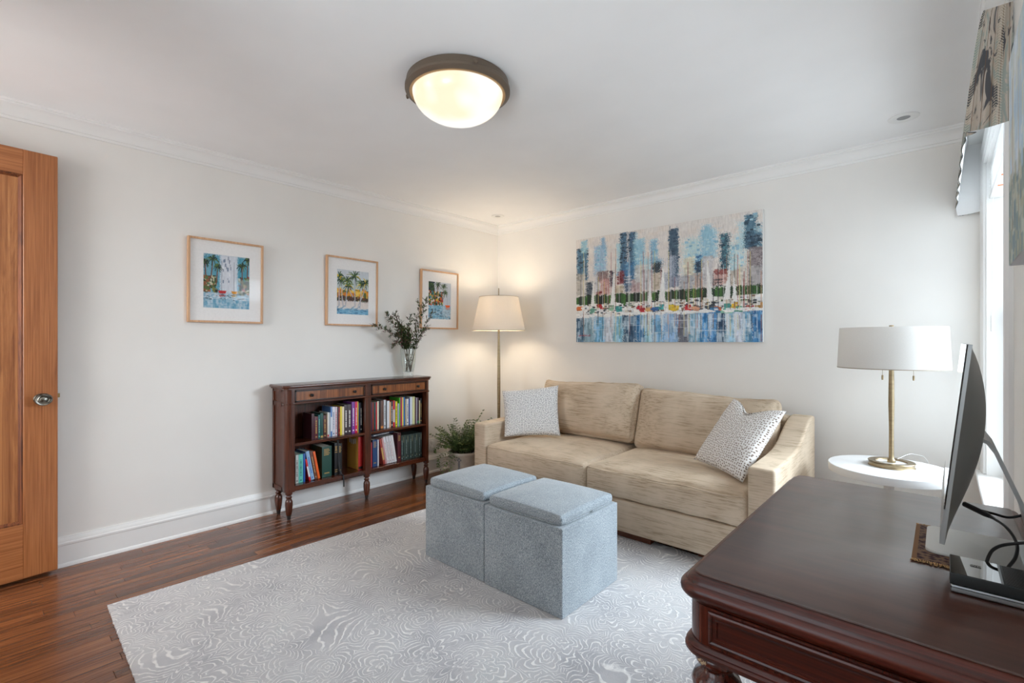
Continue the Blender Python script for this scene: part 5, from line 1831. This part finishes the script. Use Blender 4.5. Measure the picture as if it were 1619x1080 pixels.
tp_ = NT('painted_colour')
at = tp_.n('Attribute', {'attribute_name': 'paint'}).outputs['Color']
M_print = tp_.p(Base_Color=at, Roughness=0.75)
tp2 = NT('impasto_colour')
at = tp2.n('Attribute', {'attribute_name': 'paint'}).outputs['Color']
tp2.p(Base_Color=at, Roughness=0.55)
tp2.bump(tp2.n('TexNoise', Vector=tp2.coords('Object', (120, 120, 30)), Scale=1.0, Detail=3.0).outputs['Fac'], 0.25, 0.0015)
M_impasto = tp2.m


def art_mesh(name, art, corner, du, dv, mat, parent):
    """corner: top-left point; du, dv: vectors along the width and down the height"""
    h, w = art.h, art.w
    col = srgb_lin(art.a)
    c, du, dv = np.array(corner), np.array(du), np.array(dv)
    U, Vv = np.meshgrid(np.linspace(0, 1, w), np.linspace(0, 1, h))
    P = c + U[..., None] * du + Vv[..., None] * dv - np.array(ROOT[parent.name])
    me = bpy.data.meshes.new(name)
    idx = np.arange(w * h).reshape(h, w)
    Fq = np.stack([idx[:-1, :-1], idx[1:, :-1], idx[1:, 1:], idx[:-1, 1:]], -1).reshape(-1, 4)
    me.vertices.add(w * h)
    me.vertices.foreach_set('co', P.reshape(-1).astype(np.float32))
    me.loops.add(Fq.size)
    me.loops.foreach_set('vertex_index', Fq.reshape(-1).astype(np.int32))
    me.polygons.add(len(Fq))
    me.polygons.foreach_set('loop_start', np.arange(0, Fq.size, 4, dtype=np.int32))
    me.polygons.foreach_set('loop_total', np.full(len(Fq), 4, np.int32))
    me.update(calc_edges=True)
    ca = me.color_attributes.new('paint', 'FLOAT_COLOR', 'POINT')
    ca.data.foreach_set('color', np.concatenate([col, np.ones((h, w, 1))], -1).reshape(-1).astype(np.float32))
    me.materials.append(mat)
    o = bpy.data.objects.new(name, me)
    C.objects.link(o)
    o.parent = parent
    ROOT[o.name] = ROOT[parent.name]
    return o


# ---- the three small prints
G = [(40, 62, 44), (56, 82, 52), (30, 46, 40), (86, 110, 60)]
a1 = Art(120, 152, (196, 206, 216), 1)
a1.rect(0, 0.38, 0, 0.72, (74, 148, 172), 0.9, 0.03)
a1.rect(0.70, 1, 0, 0.72, (70, 150, 174), 0.9, 0.03)
a1.rect(0.0, 0.2, 0.1, 0.5, (140, 180, 196), 0.5, 0.04)
a1.rect(0.36, 0.72, 0, 0.72, (216, 220, 228), 0.9, 0.02)
a1.dabs(0.40, 0.60, 0.02, 0.5, 26, [(130, 140, 160), (90, 110, 136), (236, 238, 242)], 0.008, 0.7, 3)
a1.rect(0, 1, 0.70, 1, (150, 186, 204), 1, 0.004)
a1.dabs(0, 1, 0.71, 0.84, 130, [(226, 228, 234), (70, 84, 96), (196, 206, 216)], 0.02, 0.75, 0.22)
a1.dabs(0, 1, 0.84, 1, 90, [(112, 168, 196), (190, 208, 220), (88, 150, 184)], 0.02, 0.6, 1.2)
a1.dabs(0.0, 0.28, 0.42, 0.69, 130, G + [(120, 120, 60), (150, 90, 60), (206, 202, 170)], 0.022, 0.9)
a1.dabs(0.76, 1.0, 0.40, 0.72, 110, G + [(140, 130, 70), (150, 60, 50), (214, 206, 190)], 0.020, 0.9)
for b, t_, f in (((0.16, 0.45), (0.20, 0.10), 0.13), ((0.06, 0.42), (0.05, 0.17), 0.10), ((0.27, 0.55), (0.30, 0.23), 0.10), ((0.82, 0.58), (0.83, 0.18), 0.11), ((0.94, 0.4), (0.95, 0.06), 0.10)):
    a1.palm(b, t_, f, G, (120, 72, 54))
for x0, x1, c in ((0.31, 0.49, (186, 44, 44)), (0.59, 0.73, (220, 150, 50))):
    a1.poly([(x0, 0.665), (x1, 0.665), (x1 - 0.02, 0.715), (x0 + 0.03, 0.715)], c)
    a1.rect(x0 + 0.02, x1 - 0.02, 0.74, 0.775, tuple(q * 0.7 + 40 for q in c), 0.7, 0.01)
    a1.line(((x0 + x1) / 2 - 0.01, 0.665), ((x0 + x1) / 2 - 0.01, 0.12), 0.004, (120, 124, 136))
a1.streak(5)
a2 = Art(120, 152, (204, 210, 216), 2)
a2.rect(0, 1, 0.20, 0.5, (176, 196, 190), 0.6, 0.04)
a2.dabs(0, 1, 0.44, 0.66, 220, [(232, 168, 48), (214, 124, 40), (92, 106, 56), (240, 200, 90)], 0.03, 0.9)
a2.dabs(0.0, 1, 0.60, 0.70, 90, [(70, 50, 44), (110, 60, 44), (60, 70, 50)], 0.03, 0.8, 0.6)
a2.rect(0, 1, 0.70, 0.86, (222, 212, 206), 1, 0.012)
a2.rect(0, 1, 0.88, 1, (120, 176, 206), 1, 0.008)
a2.dabs(0, 1, 0.86, 1, 60, [(84, 140, 176), (160, 200, 220), (60, 110, 150)], 0.03, 0.7, 0.25)
YG = [(44, 74, 42), (70, 100, 50), (216, 184, 50), (30, 52, 36), (120, 130, 50)]
for b, t_, f in (((0.08, 0.80), (0.08, 0.16), 0.17), ((0.20, 0.82), (0.14, 0.25), 0.12), ((0.27, 0.82), (0.32, 0.24), 0.20), ((0.57, 0.80), (0.55, 0.13), 0.22), ((0.72, 0.84), (0.76, 0.30), 0.18), ((0.66, 0.80), (0.90, 0.26), 0.18), ((0.5, 0.6), (0.36, 0.36), 0.15)):
    a2.palm(b, t_, f, YG, (176, 178, 186), 0.014, 13)
for x in (0.08, 0.24, 0.54, 0.70):
    a2.poly([(x, 0.80), (x + 0.03, 0.80), (x - 0.10, 0.90), (x - 0.18, 0.90)], (120, 156, 180), 0.85, 0.006)
a2.streak(5)
a3 = Art(110, 140, (200, 206, 216), 3)
a3.rect(0.70, 1, 0, 0.66, (196, 204, 214), 1, 0.01)
a3.dabs(0.0, 0.25, 0.0, 0.60, 150, G + [(30, 50, 60)], 0.035, 0.95)
a3.dabs(0.0, 0.62, 0.28, 0.63, 260, G + [(216, 96, 44), (170, 40, 40), (60, 140, 150), (220, 180, 70), (226, 222, 214)], 0.026, 0.92)
for b, t_, f in (((0.40, 0.40), (0.42, 0.08), 0.16), ((0.60, 0.42), (0.68, 0.11), 0.15), ((0.55, 0.55), (0.74, 0.28), 0.13)):
    a3.palm(b, t_, f, G, (140, 84, 70))
a3.rect(0, 1, 0.63, 1, (128, 180, 206), 1, 0.008)
a3.dabs(0, 1, 0.64, 1, 150, [(206, 216, 226), (88, 150, 186), (170, 200, 216), (60, 84, 110)], 0.03, 0.6, 0.35)
a3.rect(0.62, 1, 0.66, 0.92, (206, 214, 224), 0.5, 0.03)
a3.poly([(0.74, 0.61), (0.97, 0.61), (0.93, 0.67), (0.78, 0.67)], (226, 96, 40))
a3.rect(0.77, 0.95, 0.685, 0.72, (206, 120, 90), 0.7, 0.01)
a3.line((0.84, 0.60), (0.84, 0.1), 0.004, (150, 150, 160))
a3.streak(5)
M_maple = wood('pale_maple_frame', (lin((188, 142, 104)), lin((212, 168, 128)), lin((226, 188, 150))), 'Z', 0.45, 1.5, ring=3, contrast=0.5, jitter=False)
tmt = NT('mat_board')
M_mat = tmt.p(Base_Color=tmt.ramp(tmt.n('TexNoise', Vector=tmt.coords('Object', (80, 80, 80)), Scale=1.0).outputs['Fac'], [(0.3, (0.86, 0.845, 0.835)), (0.7, (0.90, 0.885, 0.875))]), Roughness=0.9)
for (yc, zc, art, iy0, iy1, iz0, iz1, lab) in (
        (-2.596, 1.594, a1, -2.731, -2.459, 1.421, 1.7665, 'framed print of red and yellow boats before a waterfall between palms'),
        (-1.694, 1.597, a2, -1.827, -1.553, 1.420, 1.7675, 'framed print of a row of palm trees on a beach'),
        (-0.806, 1.591, a3, -0.938, -0.671, 1.415, 1.7565, 'framed print of one orange boat beside a flowering palm shore')):
    t = thing('framed_print', lab, 'picture', (0, yc, zc - 0.268), 'framed tropical prints on the wall')
    hw_, hh_, fw_, fd = 0.2225, 0.268, 0.0125, 0.026
    # mitred frame bars
    for k, (p, q) in enumerate((((-1, -1), (1, -1)), ((1, -1), (1, 1)), ((1, 1), (-1, 1)), ((-1, 1), (-1, -1)))):
        V = []
        for x in (0.0015, fd):
            for (sy, sz) in (p, q):
                V.append((x, yc + sy * hw_, zc + sz * hh_))
                V.append((x, yc + sy * (hw_ - fw_), zc + sz * (hh_ - fw_)))
        F = [(0, 2, 3, 1), (4, 5, 7, 6), (0, 4, 6, 2), (1, 3, 7, 5), (0, 1, 5, 4), (2, 6, 7, 3)]
        MB().add(V, F).bevel(0.001, 1).build('frame_bar', M_maple, t, 30)
    # mat board with a window cut in it
    y0, y1, z0, z1 = yc - hw_ + fw_, yc + hw_ - fw_, zc - hh_ + fw_, zc + hh_ - fw_
    m = MB()
    for a, b, c, d in ((y0, y1, iz1, z1), (y0, y1, z0, iz0), (y0, iy0, iz0, iz1), (iy1, y1, iz0, iz1)):
        m.box(0.012, 0.0145, a, b, c, d)
    m.build('mat_board', M_mat, t, 0)
    MB().box(0.004, 0.0105, y0, y1, z0, z1).build('backing', M_mat, t, 0)
    art_mesh('print', art, (0.0115, iy0 - 0.002, iz1 + 0.002), (0, iy1 - iy0 + 0.004, 0), (0, 0, iz0 - iz1 - 0.004), M_print, t)
    t.rotation_euler = (0, rad(0.9), 0)
    t.location.x = 0.0
    MB().box(0.0175, 0.0190, y0, y1, z0, z1).build('glass_pane', M_picglass, t, 0)

# ---- the large skyline canvas
CX0, CX1, CZ0, CZ1 = 1.023, 2.577, 1.200, 2.128
sk = thing('canvas_painting', 'large canvas painting of a blue city skyline above a marina of sailboats', 'painting', ((CX0 + CX1) / 2, 0, CZ0))
s = Art(470, 282, (226, 220, 214), 5)
def K(a, b):
    p = on_y(890 + a / 4.5, 320 + b / 4.5, -0.042)
    return (p[0] - CX0) / (CX1 - CX0), (CZ1 - p[2]) / (CZ1 - CZ0)
def B(x0, x1, top, bot, col, al=0.92, rough=0.006, tex=None, n=0):
    u0, v0 = K(x0, top)
    u1, v1 = K(x1, top)
    vb = (K(x0, bot)[1] + K(x1, bot)[1]) / 2
    s.rect(u0, u1, (v0 + v1) / 2, vb, col, al, rough)
    if tex:
        s.dabs(u0, u1, (v0 + v1) / 2, vb, n or int((u1 - u0) * (vb - v0) * 2200), tex, 0.0055, 0.75, 0.9)
s.dabs(0, 1, 0, 0.5, 260, [(232, 226, 220), (218, 212, 208), (226, 216, 206)], 0.02, 0.5)
DK = [(28, 44, 58), (52, 78, 96), (86, 124, 146), (36, 58, 74)]
LB = [(150, 196, 216), (176, 210, 220), (120, 172, 200), (190, 216, 220)]
B(100, 178, 330, 560, (70, 112, 138), 0.95, 0.006, DK + LB[:1])
B(132, 172, 275, 360, (150, 194, 206), 0.9, 0.006, LB)
B(225, 308, 310, 520, (150, 182, 208), 0.9, 0.008, LB)
B(272, 302, 252, 330, (140, 176, 204), 0.9)
B(385, 420, 290, 520, (160, 206, 216), 0.85, 0.008, LB)
B(408, 458, 215, 560, (62, 100, 128), 0.95, 0.006, DK)
B(466, 520, 212, 580, (58, 94, 124), 0.95, 0.006, DK)
B(505, 580, 262, 470, (140, 192, 214), 0.85, 0.008, LB)
B(516, 530, 215, 300, (170, 206, 220), 0.85)
B(430, 515, 430, 600, (64, 120, 164), 0.75, 0.012, [(60, 120, 170), (120, 170, 200)])
B(575, 625, 395, 520, (150, 204, 218), 0.8, 0.01)
B(622, 668, 265, 440, (120, 172, 202), 0.9, 0.008, LB)
B(660, 702, 400, 470, (110, 158, 188), 0.8, 0.01)
B(640, 700, 425, 505, (38, 50, 58), 0.92, 0.008, DK)
B(752, 822, 192, 600, (62, 88, 108), 0.97, 0.004, [(56, 80, 100), (80, 106, 124), (46, 66, 86)])
B(758, 762, 170, 200, (70, 90, 106), 0.9, 0.001)
B(808, 812, 165, 200, (70, 90, 106), 0.9, 0.001)
B(745, 800, 380, 560, (200, 204, 220), 0.7, 0.012)
B(865, 990, 260, 540, (176, 214, 218), 0.75, 0.02, LB + [(214, 228, 226)])
B(980, 1090, 190, 400, (146, 192, 212), 0.9, 0.01, LB)
B(995, 1050, 160, 260, (150, 196, 214), 0.9, 0.008)
B(935, 990, 375, 480, (90, 150, 190), 0.8, 0.012, LB + [(40, 90, 140)])
B(940, 985, 420, 500, (34, 54, 78), 0.9, 0.006, DK)
B(1118, 1184, 222, 480, (54, 92, 108), 0.95, 0.007, DK + [(90, 150, 160)])
B(1185, 1225, 300, 500, (150, 196, 208), 0.8, 0.012, LB)
B(1225, 1290, 240, 520, (186, 220, 222), 0.75, 0.02, LB + [(216, 228, 226)])
B(1255, 1300, 135, 330, (170, 210, 220), 0.8, 0.01)
B(1292, 1376, 85, 330, (80, 118, 138), 0.97, 0.005, DK + LB[:2])
B(1370, 1412, 150, 330, (128, 168, 184), 0.9, 0.008, LB + DK[:1])
B(1300, 1410, 220, 320, (40, 62, 82), 0.7, 0.012, DK)
# low town: greys, stone, brick
for (x0, x1, t0, b0, c) in ((98, 158, 510, 660, (180, 174, 164)), (165, 212, 565, 660, (70, 80, 92)), (228, 262, 495, 650, (196, 196, 200)), (250, 325, 490, 560, (130, 106, 104)), (270, 330, 545, 655, (190, 144, 138)), (238, 272, 635, 662, (140, 60, 62)),
                            (335, 362, 490, 600, (70, 70, 84)), (390, 436, 490, 580, (126, 50, 56)), (372, 428, 590, 645, (196, 182, 158)), (440, 485, 530, 640, (78, 96, 120)), (485, 560, 545, 640, (176, 150, 150)), (512, 600, 445, 570, (200, 202, 200)),
                            (560, 640, 480, 620, (186, 190, 194)), (640, 696, 505, 620, (196, 182, 164)), (700, 752, 500, 620, (180, 186, 194)), (740, 830, 530, 600, (140, 146, 164)), (860, 930, 395, 540, (214, 208, 186)), (830, 935, 520, 620, (170, 172, 178)), (935, 985, 505, 600, (176, 158, 148)),
                            (992, 1066, 385, 590, (196, 194, 196)), (1075, 1165, 480, 520, (136, 66, 62)), (1070, 1180, 515, 580, (190, 150, 142)), (1180, 1260, 480, 590, (190, 178, 164)), (1250, 1310, 455, 590, (206, 200, 190)), (1318, 1420, 320, 460, (150, 140, 142)), (1310, 1424, 450, 600, (168, 164, 166))):
    B(x0, x1, t0, b0, c, 0.88, 0.006, [tuple(min(255, q + 22) for q in c), tuple(max(0, q - 24) for q in c)])
for x in range(1326, 1412, 14):
    B(x, x + 5, 325, 450, (92, 84, 92), 0.7, 0.002)
for yy in (545, 566, 587):
    B(1075, 1135, yy, yy + 10, (38, 44, 54), 0.9, 0.004)
for yy in (525, 545, 565):
    B(440, 490, yy, yy + 7, (230, 230, 230), 0.8, 0.004)
# trees along the shore
for k in range(150):
    x = 96 + 1330 * k / 150
    top = 672 - (x - 96) * 0.062 + s.r.uniform(-12, 10)
    B(x - 3, x + 17, top, 706 + 30 * (x < 500), [(44, 90, 36), (30, 58, 30), (26, 36, 28), (62, 110, 44), (20, 28, 24)][s.r.randint(5)], 0.95, 0.003)
# sea: upright reflections
bands = [(92, 150, (58, 96, 124)), (150, 225, (128, 160, 176)), (225, 300, (120, 178, 212)), (300, 362, (196, 204, 216)), (362, 430, (132, 190, 214)), (430, 520, (52, 86, 114)), (520, 590, (54, 120, 170)), (590, 640, (150, 200, 216)), (640, 720, (112, 168, 208)), (720, 820, (136, 176, 214)), (820, 900, (106, 110, 122)), (900, 980, (140, 186, 212)), (980, 1030, (70, 140, 196)), (1030, 1095, (62, 128, 184)), (1095, 1160, (44, 76, 106)), (1160, 1225, (150, 192, 214)), (1225, 1285, (194, 204, 220)), (1285, 1345, (96, 150, 184)), (1345, 1420, (52, 118, 172))]
for x0, x1, c in bands:
    B(x0, x1 + 3, 770, 1010, c, 1.0, 0.006)
    u0, u1 = K(x0, 800)[0], K(x1, 800)[0]
    s.dabs(u0, u1, 0.74, 1.0, 34, [tuple(min(255, q + 34) for q in c), tuple(max(0, q - 30) for q in c), (196, 214, 226)], 0.005, 0.6, 6)
# boats: a white crowd with spots of colour
B(94, 1424, 742, 790, (214, 214, 212), 0.85, 0.012)
vb0, vb1 = 0.645, 0.752
s.dabs(0, 1, vb0, vb1, 420, [(238, 238, 236), (226, 228, 230), (246, 244, 240), (210, 206, 196)], 0.010, 0.9, 1.0)
s.dabs(0, 1, vb0, vb1, 150, [(40, 50, 60), (70, 84, 96), (120, 90, 70), (30, 34, 40)], 0.006, 0.85, 0.7)
for x, c in ((118, (224, 120, 60)), (260, (200, 40, 48)), (340, (150, 190, 160)), (400, (60, 160, 160)), (215, (120, 180, 160)), (540, (196, 30, 50)), (570, (190, 40, 44)), (615, (220, 170, 110)), (690, (70, 170, 170)), (780, (236, 206, 40)), (795, (226, 190, 50)), (650, (60, 110, 170)), (885, (206, 44, 50)), (945, (220, 160, 130)), (1045, (60, 70, 80)), (1100, (226, 120, 70)), (1160, (140, 196, 170)), (1170, (80, 170, 160)), (1225, (238, 196, 60)), (1250, (70, 160, 130)), (1330, (206, 40, 48)), (1400, (190, 140, 60)), (1080, (60, 130, 180))):
    u, v = K(x, 742 + s.r.uniform(-14, 26))
    s.dabs(u - 0.014, u + 0.016, v - 0.015, v + 0.022, 9, [c, tuple(q * 0.85 for q in c)], 0.009, 0.95, 0.8)
s.dabs(0, 1, vb1 - 0.015, vb1 + 0.012, 120, [(240, 240, 238), (230, 232, 232)], 0.010, 0.9, 0.5)
# masts and their long reflections
MC = [(232, 232, 230), (236, 236, 234), (40, 44, 50), (150, 60, 60), (60, 60, 70), (222, 200, 110), (240, 240, 240), (180, 120, 90)]
for k in range(85):
    x = s.r.uniform(100, 1415)
    tp0 = s.r.uniform(330, 600)
    u, v = K(x, tp0)
    vb = K(x, s.r.uniform(740, 760))[1]
    c = MC[s.r.randint(len(MC))]
    s.line((u, v), (u, vb), 0.0011, c, 0.9)
    v2 = K(x, s.r.uniform(860, 1000))[1]
    s.line((u, vb + 0.05), (u + s.r.uniform(-.002, .002), v2), 0.0013, MC[s.r.randint(len(MC))], 0.75)
for k in range(16):
    u, v = s.r.uniform(0.05, 0.9), s.r.uniform(0.80, 0.95)
    s.line((u, v), (u + s.r.uniform(0.05, 0.16), v), 0.0011, (226, 230, 234), 0.7)
# sails
for (xt, yt, xa, xb, yb) in ((217, 560, 198, 226, 740), (365, 470, 336, 372, 730), (624, 525, 602, 632, 712), (716, 440, 678, 728, 705), (1022, 385, 1024, 1066, 690), (1186, 420, 1142, 1190, 690), (1212, 500, 1205, 1240, 705)):
    s.poly([K(xt, yt), K(xb, yb), K(xa, yb)], (236, 236, 234), 0.97, 0.0015)
    u, v = K((xa + xb) / 2, 790)
    s.poly([(u - 0.008, v), (u + 0.012, v), (u + 0.003, v + 0.22)], (226, 232, 236), 0.8, 0.003)
# small signature strokes low in the corner nearest the lamp
for k in range(12):
    x = 112 + 7 * k
    s.line(K(x, 950 + s.r.uniform(-5, 5)), K(x + 5, 944 + s.r.uniform(-5, 5)), 0.0013, (170, 40, 60), 0.9)
s.streak(6)
MB().rbox(CX0, CX1, -0.0405, -0.002, CZ0, CZ1, 0.002, 2).build('stretched_canvas', plain('canvas_white', (0.78, 0.77, 0.75), 0.8), sk, 40)
art_mesh('painted_face', s, (CX0, -0.0412, CZ1), (CX1 - CX0, 0, 0), (0, 0, CZ0 - CZ1), M_impasto, sk)

# ---- canvas on the window wall, beside the valance
QY0, QY1, QZ0, QZ1, QX = -1.934, -2.64, 1.395, 1.916, 3.6415
qk = thing('canvas_painting', 'pale blue and olive abstract canvas hanging on the window wall', 'painting', (XR, (QY0 + QY1) / 2, QZ0))
q = Art(150, 110, (206, 216, 226), 8)
q.rect(0.03, 0.4, 0, 0.62, (176, 200, 220), 0.8, 0.02)
q.rect(0.4, 1.0, 0, 0.62, (196, 208, 204), 0.8, 0.03)
q.rect(0, 1, 0.60, 1.0, (140, 154, 146), 0.9, 0.02)
q.dabs(0, 1, 0.60, 1, 300, [(120, 140, 136), (160, 158, 130), (96, 124, 136), (186, 190, 176)], 0.02, 0.7, 1.5)
q.dabs(0, 1, 0.0, 0.6, 120, [(214, 222, 230), (160, 190, 214), (206, 206, 190)], 0.03, 0.5, 3)
for x in (0.12, 0.13, 0.3, 0.52, 0.7, 0.84):
    q.line((x, 0.15), (x + 0.01, 0.85), 0.004, (150, 120, 96), 0.7)
q.streak(6)
MB().rbox(QX, XR - 0.002, QY1, QY0, QZ0, QZ1, 0.002, 2).build('stretched_canvas', plain('canvas_grey', (0.62, 0.63, 0.66), 0.8), qk, 40)
art_mesh('painted_face', q, (QX - 0.0008, QY0, QZ1), (0, QY1 - QY0, 0), (0, 0, QZ0 - QZ1), M_impasto, qk)

# ================================================================== VALANCE AND BLIND
tv = NT('valance_fabric')
uv = tv.n('TexCoord').outputs['UV']
sp_ = tv.n('SeparateXYZ', Vector=uv)
nst = tv.n('TexNoise', {'noise_dimensions': '2D'}, Vector=tv.n('Mapping', Vector=uv, Scale=(26, 0.8, 1)).outputs[0], Scale=1.0, Detail=3.0, Roughness=0.6).outputs['Fac']
npt = tv.n('TexNoise', {'noise_dimensions': '2D'}, Vector=tv.n('Mapping', Vector=uv, Scale=(50, 6.0, 1)).outputs[0], Scale=1.0, Detail=5.0, Roughness=0.65, Distortion=0.6).outputs['Fac']
c_ = tv.ramp(nst, [(0.30, lin((120, 112, 98))), (0.42, lin((176, 164, 150))), (0.52, lin((196, 186, 174))), (0.60, lin((150, 160, 150))), (0.70, lin((128, 146, 146)))])
dark = tv.n('MapRange', Value=npt, i1=0.52, i2=0.56, i3=0.0, i4=0.92).outputs[0]
teal = tv.n('MapRange', Value=npt, i1=0.44, i2=0.38, i3=0.0, i4=0.6).outputs[0]
c_ = tv.mix(teal, c_, lin((126, 152, 150)))
c_ = tv.mix(dark, c_, lin((62, 66, 74)))
wv = tv.n('TexWave', {'wave_type': 'BANDS', 'bands_direction': 'X'}, Vector=tv.n('Mapping', Vector=uv, Scale=(24, 0, 0)).outputs[0], Scale=1.0, Distortion=0.0).outputs['Fac']
thin = tv.n('MapRange', Value=wv, i1=0.97, i2=0.99, i3=0.0, i4=0.75).outputs[0]
zz = tv.math('PINGPONG', tv.math('MULTIPLY', sp_.outputs[0], 60.0), 0.5)
chev = tv.math('FRACT', tv.math('ADD', tv.math('MULTIPLY', sp_.outputs[1], 110.0), tv.math('MULTIPLY', zz, 3.0)))
chm = tv.math('MULTIPLY', tv.math('GREATER_THAN', chev, 0.6), tv.n('MapRange', Value=tv.n('TexWave', {'bands_direction': 'X'}, Vector=tv.n('Mapping', Vector=uv, Scale=(7, 0, 0)).outputs[0], Scale=1.0, Distortion=0.0).outputs['Fac'], i1=0.80, i2=0.86, i3=0.0, i4=0.5).outputs[0])
c_ = tv.mix(thin, c_, lin((112, 86, 64)))
c_ = tv.mix(chm, c_, lin((214, 206, 186)))
M_val = tv.p(Base_Color=c_, Roughness=0.85)
M_lining = plain('white_lining', (0.82, 0.82, 0.82), 0.85)
VZ, VXF, VY0, VY1 = 2.30, 3.6145, -1.470, -0.030
val = thing('window_valance', 'box pleated valance in striped teal and slate fabric over the window', 'valance', (XR, (VY0 + VY1) / 2, VZ))
path = []
L1, L2, L3 = XR - 0.003 - VXF, VY1 - VY0, XR - 0.003 - VXF
nA, nB = 16, 130
for k in range(nA + 1):
    path.append((XR - 0.003 - L1 * k / nA, VY0, 0, -1, L1 * k / nA))
for k in range(1, nB + 1):
    path.append((VXF, VY0 + L2 * k / nB, -1, 0, L1 + L2 * k / nB))
for k in range(1, nA + 1):
    path.append((VXF + L3 * k / nA, VY1, 0, 1, L1 + L2 + L3 * k / nA))
nz = 26
def skirt(inset):
    V, F, UV = [], [], []
    n_ = len(path)
    for j in range(nz + 1):
        h = j / nz
        for i, (x, y, nx, ny, sd) in enumerate(path):
            onf = 1.0 if nx < 0 else 0.0
            s_ = sd - L1
            hem = 0.385 + (0.006 * math.sin(sd * 9) - 0.04 * max(0, min(1, s_ / L2)) if onf else 0.010 * math.sin(sd * 30))
            flare = (0.048 if onf else 0.0) * h ** 0.7
            fold = h * (0.003 * math.sin(sd * 2 * math.pi / 0.24) + 0.003 * mnoise.noise(Vector((sd * 9, 0, 0)))) * onf
            pleat = -0.034 * math.exp(-((s_ - 0.035) / 0.016) ** 2) * h ** 0.4 * onf
            out = flare + fold + pleat - inset
            xx, yy = x + nx * out, y + ny * (0.0 - inset) - (0.010 * h if ny < 0 else -0.004 * h if ny > 0 else 0)
            if i <= nA:                                      # near return widens with the flare of the front
                xx = x - 0.048 * h ** 0.7 * (i / nA)
            if i >= nA + nB:
                xx = x - 0.048 * h ** 0.7 * (1 - (i - nA - nB) / nA)
            yy = min(yy, -0.004)
            V.append((xx, yy, VZ - hem * h))
            UV.append((sd, h * 0.4))
    for j in range(nz):
        for i in range(n_ - 1):
            a = j * n_ + i
            F.append((a, a + 1, a + n_ + 1, a + n_))
    return V, F, UV
V, F, UV = skirt(0.0)
vo_ = MB().add(V, F).build('fabric_skirt', M_val, val, 70, fix=False)
uvl = vo_.data.uv_layers.new(name='UVMap')
for lp_ in vo_.data.loops:
    uvl.data[lp_.index].uv = UV[lp_.vertex_index]
V, F, UV = skirt(0.004)
MB().add([(p[0] + 0.0, p[1], p[2] + 0.002) for p in V], F).build('lining', M_lining, val, 70, fix=False)
MB().box(VXF + 0.001, XR - 0.004, VY0 + 0.001, VY1 - 0.001, VZ - 0.012, VZ - 0.001).build('top_board', M_trim, val, 0)

bl_ = thing('window_blind', 'raised white slatted blind with orange labels under the valance', 'blind', (XR + 0.04, (WY0 + WY1) / 2, 1.95))
ya, yb = WY0 + 0.03, WY1 - 0.03
MB().box(XR + 0.012, XR + 0.062, ya, yb, 2.100, 2.130).bevel(0.003, 1).build('headrail', M_trim, bl_, 40)
for k in range(7):
    MB().box(XR + 0.010, XR + 0.060, ya, yb, 1.972 + k * 0.0175, 1.9748 + k * 0.0175).build('slat', M_trim, bl_, 0)
MB().box(XR + 0.008, XR + 0.062, ya, yb, 1.950, 1.968).bevel(0.003, 1).build('bottom_rail', M_trim, bl_, 40)
M_lab = plain('paper_label', (0.86, 0.86, 0.86), 0.6)
M_org = plain('orange_print', lin((232, 140, 96)), 0.6)
for y in (-0.42, -0.62, -0.95):
    lb = MB().box(XR + 0.020, XR + 0.052, y - 0.07, y + 0.07, 1.9490, 1.9499).build('label', M_lab, bl_, 0)
    MB().box(XR + 0.022, XR + 0.050, y - 0.035, y - 0.005, 1.9486, 1.9490).build('label_print', M_org, lb, 0)
wd = MB().tube([(XR + 0.020, WY1 - 0.055, 2.02), (XR + 0.018, WY1 - 0.053, 1.33)], 0.002, 6)
w_o = wd.build('tilt_wand', M_trim, bl_, 40)
MB().lathe([(0.0035, 1.255), (0.0065, 1.26), (0.0065, 1.335), (0.003, 1.345)], 12, c=(XR + 0.018, WY1 - 0.053, 0)).build('wand_grip', M_trim, w_o, 40)
